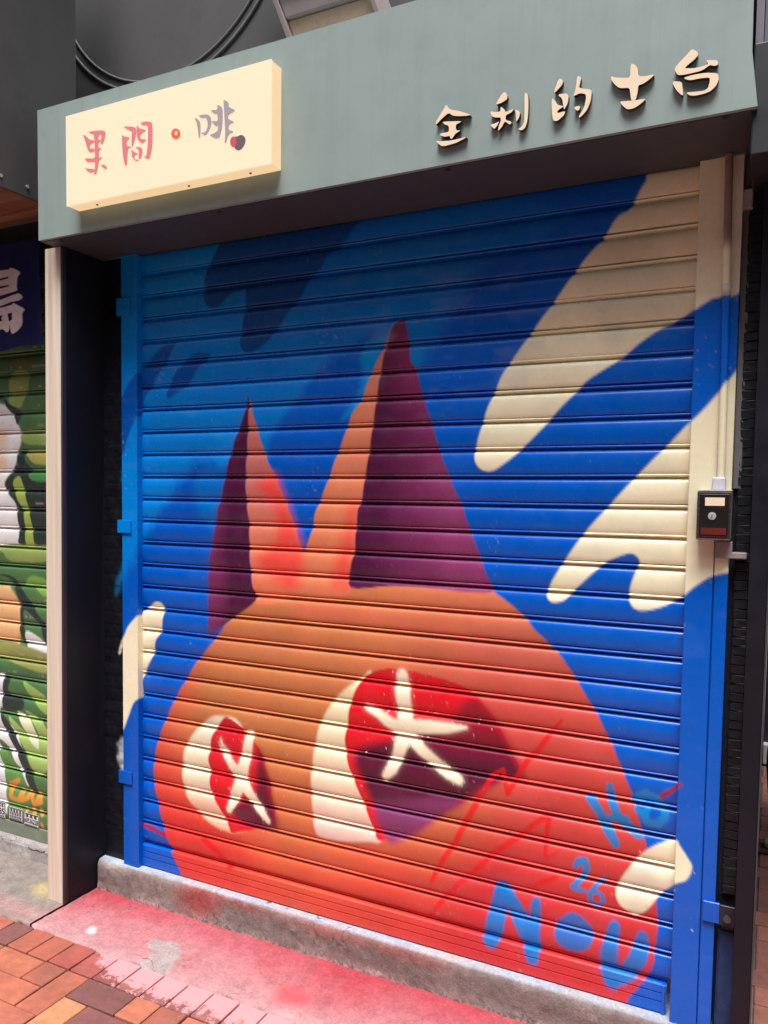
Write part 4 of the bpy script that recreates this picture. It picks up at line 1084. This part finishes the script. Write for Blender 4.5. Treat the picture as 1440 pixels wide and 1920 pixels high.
def lb_mark(nm, name, col, em, ring=False):
    mt, n, l, b = node_mat('lit_' + nm)
    b.inputs['Base Color'].default_value = (*[float(q) for q in col], 1)
    b.inputs['Roughness'].default_value = .4
    b.inputs['Emission Color'].default_value = (*[float(q) for q in col], 1)
    b.inputs['Emission Strength'].default_value = em
    bm = bmesh.new()
    if ring:
        o_, i_ = T[nm]
        fo = [bm.verts.new((x, -.3022, z)) for x, z in o_]; fi = [bm.verts.new((x, -.3022, z)) for x, z in i_]
        bo = [bm.verts.new((x, -.3006, z)) for x, z in o_]; bi = [bm.verts.new((x, -.3006, z)) for x, z in i_]
        k = len(o_)
        for i in range(k):
            j = (i + 1) % k
            bm.faces.new((fo[i], fo[j], fi[j], fi[i])); bm.faces.new((fo[i], bo[i], bo[j], fo[j])); bm.faces.new((fi[i], fi[j], bi[j], bi[i]))
        bmesh.ops.recalc_face_normals(bm, faces=bm.faces[:])
    else:
        for p in T[nm]: add_prism(bm, chaikin(p, 1), -.3022, -.3006)
    from_bm(name, bm, mt, lb)
lb_mark('lb_guo', 'character', lin(188, 104, 108), .17)
lb_mark('lb_jian', 'character', lin(188, 104, 110), .17)
lb_mark('lb_fei', 'character', lin(140, 128, 134), .16)
lb_mark('lb_bean', 'bean_emblem', lin(96, 76, 84), .14)
lb_mark('lb_cherry', 'cherry_emblem', lin(170, 70, 80), .16)
lb_mark('lb_ring', 'ring_dot', lin(236, 74, 46), .25, True)
for x in (.10, .45, .66):
    bm = bmesh.new(); add_cyl(bm, (x, -.272, 2.2744), (x, -.272, 2.2720), .0035, 10); from_bm('screw', bm, M_bolt, lb)

# ------------------------------------------------------------------ above the fascia
M_darkwall = flat_mat('sooty_dark_wall', (.085, .082, .082), .75, .12, 2.2, .3, .1, 40, grime=.15)
tag(box('upper_wall', (-2.6, .26, 2.205), (4.2, .36, 5.2), M_darkwall), 'sooty dark wall rising behind the sign fascia', 'wall')
def ring(name, c, rad, thick, label, mat):
    bm = bmesh.new()
    seg, ms = 72, 10
    vs = []
    for i in range(seg):
        a = 2 * math.pi * i / seg
        row = []
        for j in range(ms):
            b_ = 2 * math.pi * j / ms
            rr = rad + thick * math.cos(b_)
            row.append(bm.verts.new((c[0] + rr * math.cos(a), c[1] + thick * .8 * math.sin(b_), c[2] + rr * math.sin(a))))
        vs.append(row)
    for i in range(seg):
        for j in range(ms):
            bm.faces.new((vs[i][j], vs[(i + 1) % seg][j], vs[(i + 1) % seg][(j + 1) % ms], vs[i][(j + 1) % ms]))
    bmesh.ops.recalc_face_normals(bm, faces=bm.faces[:])
    return bm
M_fan = flat_mat('greasy_fan_metal', (.13, .125, .122), .6, .15, 8, .4, .1, 60)
fan = tag(empty('extractor_fan', (-.12, .24, 3.46)), 'large round dark extractor fan cover on the wall above the light box', 'fan')
from_bm('outer_rim', ring('r', (-.12, .256, 3.46), .56, .006, '', M_fan), M_fan, fan, True)
from_bm('inner_rim', ring('r', (-.12, .257, 3.46), .525, .005, '', M_fan), M_fan, fan, True)
du = tag(empty('duct', (.68, .14, 2.75)), 'beige plastered duct with a pale metal rim behind the top of the fascia', 'duct')
M_beige = flat_mat('beige_plaster', lin(196, 168, 146), .85, .12, 10, .3, .4, 70, grime=.3)
M_rim = flat_mat('pale_mauve_metal', lin(168, 152, 150), .5, .08, 12, .5)
def skew(bm):
    for v in bm.verts: v.co.x -= (v.co.z - 2.85) * .30; v.co.y -= (v.co.z - 2.85) * .30
bm = bmesh.new(); add_box(bm, (.545, .11, 2.62), (.835, .255, 2.895), .004, 2); skew(bm); from_bm('duct_body', bm, M_beige, du)
bm = bmesh.new(); add_box(bm, (.545, .100, 2.897), (.835, .255, 3.35), .004, 2); skew(bm); from_bm('upper_sleeve', bm, M_rim, du)
for z in (2.948, 2.962):
    bm = bmesh.new(); add_box(bm, (.543, .094, z), (.837, .1002, z + .006), .001, 1); skew(bm); from_bm('seam', bm, flat_mat('seam_metal', lin(206, 194, 190), .4), du)
for x0, x1 in ((.526, .5445), (.8355, .853)):
    bm = bmesh.new(); add_box(bm, (x0, .092, 2.62), (x1, .255, 3.35), .003, 2); skew(bm); from_bm('rim', bm, M_rim, du)
M_blackbox = flat_mat('black_beam_paint', (.014, .014, .017), .5, .2, 6, .4)
tag(box('black_beam', (1.884, -.236, 2.12), (3.2, .02, 2.343), M_blackbox, bevel=.003), 'black beam continuing right from the end of the fascia', 'beam')
gp = tag(empty('grey_cladding', (2.2, -.1, 2.35)), 'grey mauve metal cladding above the black beam at top right', 'cladding')
box('panel', (1.884, -.18, 2.3435), (1.899, .02, 3.3), flat_mat('mauve_grey_metal', lin(118, 112, 118), .45, .08, 4, .5), gp)
box('panel', (1.9005, -.17, 2.3435), (3.2, .02, 3.3), flat_mat('blue_grey_metal', lin(92, 96, 112), .4, .08, 4, .5), gp)
box('drip_edge', (1.9005, -.205, 2.3435), (3.2, -.1705, 2.350), flat_mat('bright_drip_edge', lin(170, 170, 178), .4), gp)

# ------------------------------------------------------------------ neighbour on the left
ns = tag(empty('neighbour_shutter', (-.6, .03, .065)), 'green black and white painted roller shutter of the neighbouring shop', 'roller shutter')
NG, NL, ND = lin(76, 116, 70), lin(144, 164, 88), lin(44, 56, 50)
def n_mural(cv):
    P = cv.put
    cv.c[:] = grad(cv.u, cv.v, [(0, lin(104, 138, 80)), (.5, NG), (1, lin(86, 126, 74))], fbm(cv.u, cv.v, 5, 51))
    P(T['n_white1'], lin(240, 238, 236), .006)
    P(T['n_skin1'], lin(236, 190, 140), .03, .8)
    for s in ('n_dark1', 'n_dark2'): P(T[s], ND, .003)
    for s in ('n_lime1', 'n_lime3', 'n_lime4'): P(T[s], NL, .003, wob=.004)
    P(T['n_lime2'], lin(104, 112, 60), .003)
    P(T['n_yellow1'], lin(176, 170, 86), .003)
    P(T['n_green1'], lin(76, 140, 74), .003)
    P(T['n_stripe1'], lin(160, 180, 80), .003)
    P(T['n_skin2'], lin(240, 186, 130), .008)
    P(T['n_dark3'], ND, .003)
    P(T['n_lime5'], lin(128, 176, 78), .003)
    P(T['n_white2'], lin(232, 232, 230), .003)
    P(T['n_olive'], lin(152, 156, 88), .004)
    P(T['n_white3'], lin(230, 228, 230), .004)
    P(T['n_dark4'], ND, .003); P(T['n_dark5'], ND, .003)
    P(T['n_lime6'], lin(158, 190, 104), .003); P(T['n_lime7'], lin(150, 184, 90), .003)
    P(T['n_pale'], lin(222, 226, 186), .003)
    P(T['n_green3'], lin(96, 144, 72), .003)
    P(T['n_tag1'], lin(224, 152, 62), .004, stroke=True); P(T['n_tag2'], lin(224, 152, 62), .004, stroke=True)
    for k in range(6): P(T['n_drip%d' % k], lin(220, 148, 64), .004, .9, stroke=True)
    # scuffed bare streaks along the slats
    t = ((1.643 - cv.v) / .0727) % 1.0
    s = (np.exp(-((t - .78) / .03) ** 2) * (fbm(cv.u, cv.v * .2, 40, 61) > .62) * (fbm(cv.u, cv.v, 2, 63) > .5))[:, None]
    cv.c = cv.c * (1 - .8 * s) + lin(224, 224, 216) * .8 * s
    return cv.c
M_npaint = paint_mat('neighbour_shutter_paint', rough=.34, spec=.5, var=.07, bstr=.05, dirt=.22)
build_shutter_slats(ns, 1.643 + 8 * .0727, .0727, 30, -.96, -.245, .003, .03, n_mural, M_npaint)
bm = bmesh.new(); add_box(bm, (-.96, .024, .063), (-.245, .045, .114), .002, 2)
from_bm('bottom_bar', bm, flat_mat('grey_green_bar', lin(120, 128, 110), .5, .2, 20, .4), ns)
wl_ = tag(box('left_wall', (-2.6, -.01, 0), (-.962, .10, 2.6), M_blackwall), 'dark wall at the far left of the neighbouring shutter', 'wall')
tag(box('neighbour_lintel', (-2.6, .0, 2.205), (-.2, .2, 2.395), M_blackwall), 'dark lintel above the neighbouring green shutter', 'lintel')

# flyers pasted on the neighbour's shutter
M_paper = flat_mat('white_flyer_paper', lin(222, 216, 216), .7, .05, 40, .3)
M_ink = flat_mat('black_flyer_ink', (.02, .02, .035), .6)
def flyer(x0, x1, z0, z1, digits, label, rows, tilt=0.0):
    root = tag(empty('flyer', ((x0 + x1) / 2, .024, (z0 + z1) / 2)), label, 'flyer', 'flyers pasted along the foot of the green shutter')
    hw, hh = (x1 - x0) / 2, (z1 - z0) / 2
    def part(name, bm, mat, y):
        me = bpy.data.meshes.new(name)
        bmesh.ops.rotate(bm, verts=bm.verts[:], matrix=Matrix.Rotation(tilt, 3, 'Y'))
        bm.to_mesh(me); bm.free(); me.materials.append(mat)
        o = bpy.data.objects.new(name, me); COL.objects.link(o); o.parent = root
    bm = bmesh.new(); add_box(bm, (-hw, -.0005, -hh), (hw, .0005, hh)); part('paper', bm, M_paper, 0)
    bm = bmesh.new()
    b_ = .0035
    for a, c in (((-hw + .001, -hh + .001), (hw - .001, -hh + b_)), ((-hw + .001, hh - b_), (hw - .001, hh - .001)), ((-hw + .001, -hh + b_ + .0002), (-hw + b_, hh - b_ - .0002)), ((hw - b_, -hh + b_ + .0002), (hw - .001, hh - b_ - .0002))):
        add_box(bm, (a[0], -.0012, a[1]), (c[0], -.0006, c[1]))
    part('printed_border', bm, M_ink, 0)
    rd = random.Random(int(x0 * -1000))
    bm = bmesh.new()
    for zc, h, k in rows:               # rows of tiny print, too small to read
        w = (2 * hw - .014) / k
        for i in range(k):
            cx = -hw + .007 + w * (i + .5)
            for s_ in range(3):
                zz = hh * zc + (s_ - 1) * h * .36
                add_box(bm, (cx - w * .38, -.0012, zz - h * .10), (cx + w * (.38 if s_ != 1 else .22), -.0006, zz + h * .10))
            xx = cx + rd.uniform(-.2, .2) * w
            add_box(bm, (xx - w * .09, -.0014, hh * zc - h * .48), (xx + w * .09, -.00125, hh * zc + h * .48))
    part('print', bm, M_ink, 0)
    if digits:
        cu = bpy.data.curves.new('digits', 'FONT'); cu.body = digits; cu.align_x = 'CENTER'; cu.align_y = 'CENTER'; cu.size = 1.0; cu.offset = .02
        to = bpy.data.objects.new('tmp', cu); COL.objects.link(to)
        dg = bpy.context.evaluated_depsgraph_get()
        me = bpy.data.meshes.new_from_object(to.evaluated_get(dg))
        bpy.data.objects.remove(to, do_unlink=True)
        vv = verts_of(me)
        cx = (vv[:, 0].min() + vv[:, 0].max()) / 2; cz = (vv[:, 1].min() + vv[:, 1].max()) / 2
        sx = (2 * hw - .010) / (vv[:, 0].max() - vv[:, 0].min()); sz = hh * .75 / (vv[:, 1].max() - vv[:, 1].min())
        bm = bmesh.new(); bm.from_mesh(me)
        for v in bm.verts: v.co = Vector(((v.co.x - cx) * sx, -.0013, (v.co.y - cz) * sz - hh * .12))
        part('printed_number', bm, M_ink, 0)
flyer(-.800, -.722, .116, .182, '8885', 'white printed flyer at the left frame edge on the green shutter', [(.62, .014, 4), (-.72, .007, 7)])
flyer(-.702, -.622, .120, .172, None, 'middle white printed flyer with small rows of print on the green shutter', [(.55, .013, 4), (.05, .010, 7), (-.40, .008, 7), (-.75, .006, 9)], .02)
flyer(-.617, -.533, .113, .165, '60536228', 'torn white flyer with a phone number beside the partition', [(.66, .014, 3), (-.76, .005, 10)], .02)

# navy cloth curtain with a white character
def noren():
    e = T['noren_edge']
    x1 = max(p[0] for p in e); x0 = -1.2
    us = np.arange(x0, x1, .0035)
    ztop = 2.30
    def zbot(x): return np.interp(x, [p[0] for p in e[::-1][:3]], [p[1] for p in e[::-1][:3]])
    vs = np.linspace(0, 1, 230)
    X, Tt = np.meshgrid(us, vs)
    Zb = zbot(us)[None, :]
    Z = ztop + (Zb - ztop) * Tt
    X2 = X + (Tt > 0) * 0.0
    Y = -.07 + .014 * np.sin(X * 16 + .5) * Tt + .006 * np.sin(X * 41 + Z * 6) * Tt
    cv = Canvas(X.ravel(), Z.ravel(), lin(34, 36, 78))
    for p in T['noren']: cv.put(p, lin(224, 208, 206), .0015, smooth=True)
    for p in T['noren_hole']: cv.put(p, lin(40, 28, 60), .0015, smooth=False)
    P = np.stack([X2, Y, Z], -1)
    me = grid_mesh('noren_curtain', P, cv.c)
    o = link('noren_curtain', me, paint_mat('printed_cotton', rough=.95, spec=.1, var=.08, bstr=.25, scale=30, bscale=900, bdist=.0006))
    tag(o, 'navy cloth curtain printed with a white character above the green shutter', 'curtain')
noren()

# neighbour's sign box: plank underside, dark board on its right side
nbx = tag(empty('neighbour_canopy', (-1.0, -.3, 2.39)), 'neighbouring canopy with a wooden underside and dark side board', 'canopy')
M_plank = wood_mat('red_brown_plank', lin(176, 122, 92), lin(98, 62, 50), (2.2, 46, 46), rough=.55)
pm = []
for k in range(4):
    y0 = -.38 + k * .0985
    bm = bmesh.new(); add_box(bm, (-2.2, y0 + .0015, 2.390), (-.3125, y0 + .097, 2.405), .002, 1)
    from_bm('plank', bm, M_plank, nbx)
box('side_board', (-.312, -.38, 2.385), (-.300, .02, 3.7), M_darkwall, nbx, .001, 1)
box('carcass', (-2.2, -.38, 2.4055), (-.3125, .02, 3.7), M_darkwall, nbx)
for y in (-.29, -.19, -.09):
    bm = bmesh.new(); add_cyl(bm, (-.3005, y, 2.418), (-.296, y, 2.418), .0055, 10); from_bm('screw', bm, flat_mat('pale_screw', (.5, .48, .45), .4), nbx)
bm = bmesh.new(); add_box(bm, (-2.2, .021, 2.34), (-.33, .04, 2.40), .004, 2)
from_bm('wall_batten', bm, flat_mat('brown_batten', lin(96, 84, 84), .6), nbx)

# ------------------------------------------------------------------ beyond the open corner on the right
M_far = flat_mat('dark_far_front', (.022, .022, .03), .5, .3, 2, .4)
fw = tag(empty('far_shopfront', (3.2, 2.7, 0)), 'dark closed shopfront across the open corner', 'shopfront')
box('wall', (1.955, 2.66, 0), (5.0, 2.9, 3.4), M_far, fw)
box('plinth', (1.955, 2.60, 0), (5.0, 2.6595, .11), flat_mat('pale_plinth', lin(188, 186, 190), .8, .15, 12, .3, .4), fw, .006, 2)
for k in range(5):
    box('door_leaf', (2.0 + k * .58, 2.645, .115), (2.56 + k * .58, 2.6595, 2.3), flat_mat('dark_glazed_leaf', (.02, .022, .03), .25, .2, 3, .5), fw, .004, 2)
# ------------------------------------------------------------------ person walking past the corner
def skin_obj(name, verts, edges, radii, mat, parent, sub=2, root_i=0):
    me = bpy.data.meshes.new(name)
    me.from_pydata(verts, edges, [])
    o = link(name, me, mat, parent)
    sk = o.modifiers.new('skin', 'SKIN')
    sk.use_smooth_shade = True
    d = me.skin_vertices[0].data
    for i, r_ in enumerate(radii):
        d[i].radius = r_ if isinstance(r_, tuple) else (r_, r_)
        d[i].use_root = (i == root_i)
    sb = o.modifiers.new('sub', 'SUBSURF'); sb.levels = sub; sb.render_levels = sub
    return o
def build_person():
    px, py = 2.125, 1.50
    pr = tag(empty('person', (px, py, 0)), 'person in dark clothes and beige shoes at the right edge of the picture', 'person')
    M_skin = flat_mat('skin', lin(206, 150, 126), .55, .04, 20, .4)
    M_trs = flat_mat('dark_navy_trousers', (.016, .018, .03), .85, .2, 20, .2, .15, 300)
    M_top = flat_mat('dark_jacket', (.022, .022, .028), .85, .2, 14, .2, .15, 260)
    M_hair = flat_mat('black_hair', (.012, .010, .010), .5, .2, 60, .4)
    M_shoe = flat_mat('beige_suede', lin(176, 160, 138), .8, .12, 40, .2, .2, 200)
    M_sole = flat_mat('brown_rubber_sole', lin(74, 52, 46), .8, .1, 30, .2)
    W = lambda x, y, z: (px + x, py + y, z)
    # body: pelvis up to head, arms down to the wrists
    v = [W(.02, 0, .84), W(.02, 0, 1.0), W(.01, 0, 1.16), W(.0, 0, 1.27), W(-.01, 0, 1.33), W(-.02, 0, 1.38), W(-.03, 0, 1.46), W(-.03, 0, 1.53),
         W(-.0, -.16, 1.24), W(.02, -.20, 1.02), W(-.09, -.20, .84), W(.0, .16, 1.24), W(.06, .20, 1.02), W(.02, .20, .82)]
    e = [(0, 1), (1, 2), (2, 3), (3, 4), (4, 5), (5, 6), (6, 7), (3, 8), (8, 9), (9, 10), (3, 11), (11, 12), (12, 13)]
    r_ = [(.10, .13), (.09, .12), (.10, .14), (.08, .12), .045, .05, (.085, .07), (.06, .055), .045, .036, .026, .045, .036, .026]
    skin_obj('body', v, e, r_, M_skin, pr)
    # face: nose, eyes, mouth, ears
    bm = bmesh.new()
    for yy in (-.026, .026):
        bmesh.ops.create_uvsphere(bm, u_segments=10, v_segments=8, radius=.011, matrix=Matrix.Translation(W(-.108, yy, 1.475)))
    from_bm('eyes', bm, flat_mat('eye', (.05, .03, .02), .2), pr, True)
    bm = bmesh.new(); add_cyl(bm, W(-.108, 0, 1.475), W(-.126, 0, 1.445), .006, 10, .013); from_bm('nose', bm, M_skin, pr, True)
    bm = bmesh.new(); add_box(bm, W(-.114, -.022, 1.411), W(-.104, .022, 1.420), .003, 2); from_bm('mouth', bm, flat_mat('lips', lin(160, 86, 80), .5), pr)
    # hair cap
    bm = bmesh.new()
    bmesh.ops.create_uvsphere(bm, u_segments=24, v_segments=16, radius=1.0)
    for w_ in list(bm.verts):
        if w_.co.z < -.25 and w_.co.x < .2: bm.verts.remove(w_)
    for w_ in bm.verts: w_.co = Vector(W(-.012 + w_.co.x * .098, w_.co.y * .088, 1.502 + w_.co.z * .098))
    from_bm('hair', bm, M_hair, pr, True)
    # jacket over the torso and arms
    v = [W(.02, 0, .80), W(.02, 0, 1.0), W(.01, 0, 1.16), W(.0, 0, 1.275), W(-.010, 0, 1.345), W(.0, -.165, 1.25), W(.02, -.205, 1.02), W(-.075, -.205, .868), W(.0, .165, 1.25), W(.06, .205, 1.02), W(.025, .205, .848)]
    e = [(0, 1), (1, 2), (2, 3), (3, 4), (3, 5), (5, 6), (6, 7), (3, 8), (8, 9), (9, 10)]
    skin_obj('jacket', v, e, [(.115, .155), (.105, .14), (.115, .16), (.10, .15), .068, .074, .056, .044, .074, .056, .044], M_top, pr)
    # trousers: left foot forward towards the shop corner
    v = [W(.02, 0, .84), W(.02, 0, .76), W(-.0, -.07, .68), W(-.10, -.075, .42), W(-.08, -.075, .10), W(.04, .07, .68), W(.08, .075, .42), W(.16, .075, .11)]
    e = [(0, 1), (1, 2), (2, 3), (3, 4), (1, 5), (5, 6), (6, 7)]
    skin_obj('trousers', v, e, [(.105, .14), (.105, .15), (.088, .085), .068, .056, (.088, .085), .068, .056], M_trs, pr)
    # shoes point to the left, towards the shop
    def shoe(x, y):
        vs = [W(x + .05, y, .055), W(x - .02, y, .05), W(x - .09, y, .042), W(x - .14, y, .036)]
        o = skin_obj('shoe', vs, [(0, 1), (1, 2), (2, 3)], [(.046, .046), (.044, .044), (.040, .034), (.034, .026)], M_shoe, pr)
        bm = bmesh.new(); add_box(bm, W(x - .175, y - .042, .0), W(x + .095, y + .042, .022), .010, 3); from_bm('sole', bm, M_sole, o)
        o.children[0].location = (0, 0, 0)
    shoe(-.02, -.075); shoe(.21, .075)
    # hands: palm, four fingers and a thumb each
    def hand(wx, wy, wz, sgn):
        p = lambda x, y, z: W(wx + x, wy + y * sgn, wz + z)
        vs = [p(0, 0, 0), p(-.006, 0, -.045), p(-.012, 0, -.075)]
        es = [(0, 1), (1, 2)]; rs = [(.020, .026), (.016, .034), (.014, .034)]
        for k, (off, ln) in enumerate(((-.030, .062), (-.010, .072), (.010, .068), (.028, .052))):
            a = len(vs)
            vs += [p(-.014 + off * .9, 0, -.082), p(-.022 + off * .9, .004, -.082 - ln * .5), p(-.014 + off * .9, .016, -.082 - ln)]
            es += [(2, a), (a, a + 1), (a + 1, a + 2)]; rs += [.0085, .008, .0065]
        a = len(vs)
        vs += [p(-.034, .006, -.035), p(-.050, .012, -.062), p(-.050, .016, -.085)]
        es += [(1, a), (a, a + 1), (a + 1, a + 2)]; rs += [.010, .009, .0075]
        skin_obj('hand', vs, es, rs, M_skin, pr, 1)
    hand(-.092, -.20, .845, 1); hand(.02, .20, .825, -1)
build_person()

# ------------------------------------------------------------------ unseen building behind the viewer, added to keep low sky off the shutter top
ob = tag(empty('added_opposite_building', (0, -8.0, 0)), 'plain grey building added unseen across the street to block the low sky', 'building')
box('wall', (-26, -13, 0), (26, -8, 8.6), flat_mat('grey_stucco', (.26, .25, .24), .85, .15, .6, .3), ob)
M_pane = flat_mat('dark_window_glass', (.03, .035, .04), .12, .1, 2, .6)
M_frame = flat_mat('window_frame', (.35, .34, .33), .6)
wbm = bmesh.new(); add_box(wbm, (-.8, -.03, -.7), (.8, .02, .7), .01, 1)
wme = bpy.data.meshes.new('window'); wbm.to_mesh(wme); wbm.free(); wme.materials.append(M_frame)
pbm = bmesh.new(); add_box(pbm, (-.72, .021, -.62), (.72, .03, .62))
pme = bpy.data.meshes.new('pane'); pbm.to_mesh(pme); pbm.free(); pme.materials.append(M_pane)
for fl in range(2):
    for k in range(-4, 5):
        w_ = bpy.data.objects.new('window', wme); COL.objects.link(w_); w_.parent = ob; w_.location = (k * 2.6, .03, 4.3 + fl * 2.6)
        g_ = bpy.data.objects.new('pane', pme); COL.objects.link(g_); g_.parent = w_
for k in range(-4, 5):
    box('shop_door', (k * 2.6 - 1.1, -8.0, .05), (k * 2.6 + 1.1, -7.96, 2.8), M_pane, ob, .01, 1)
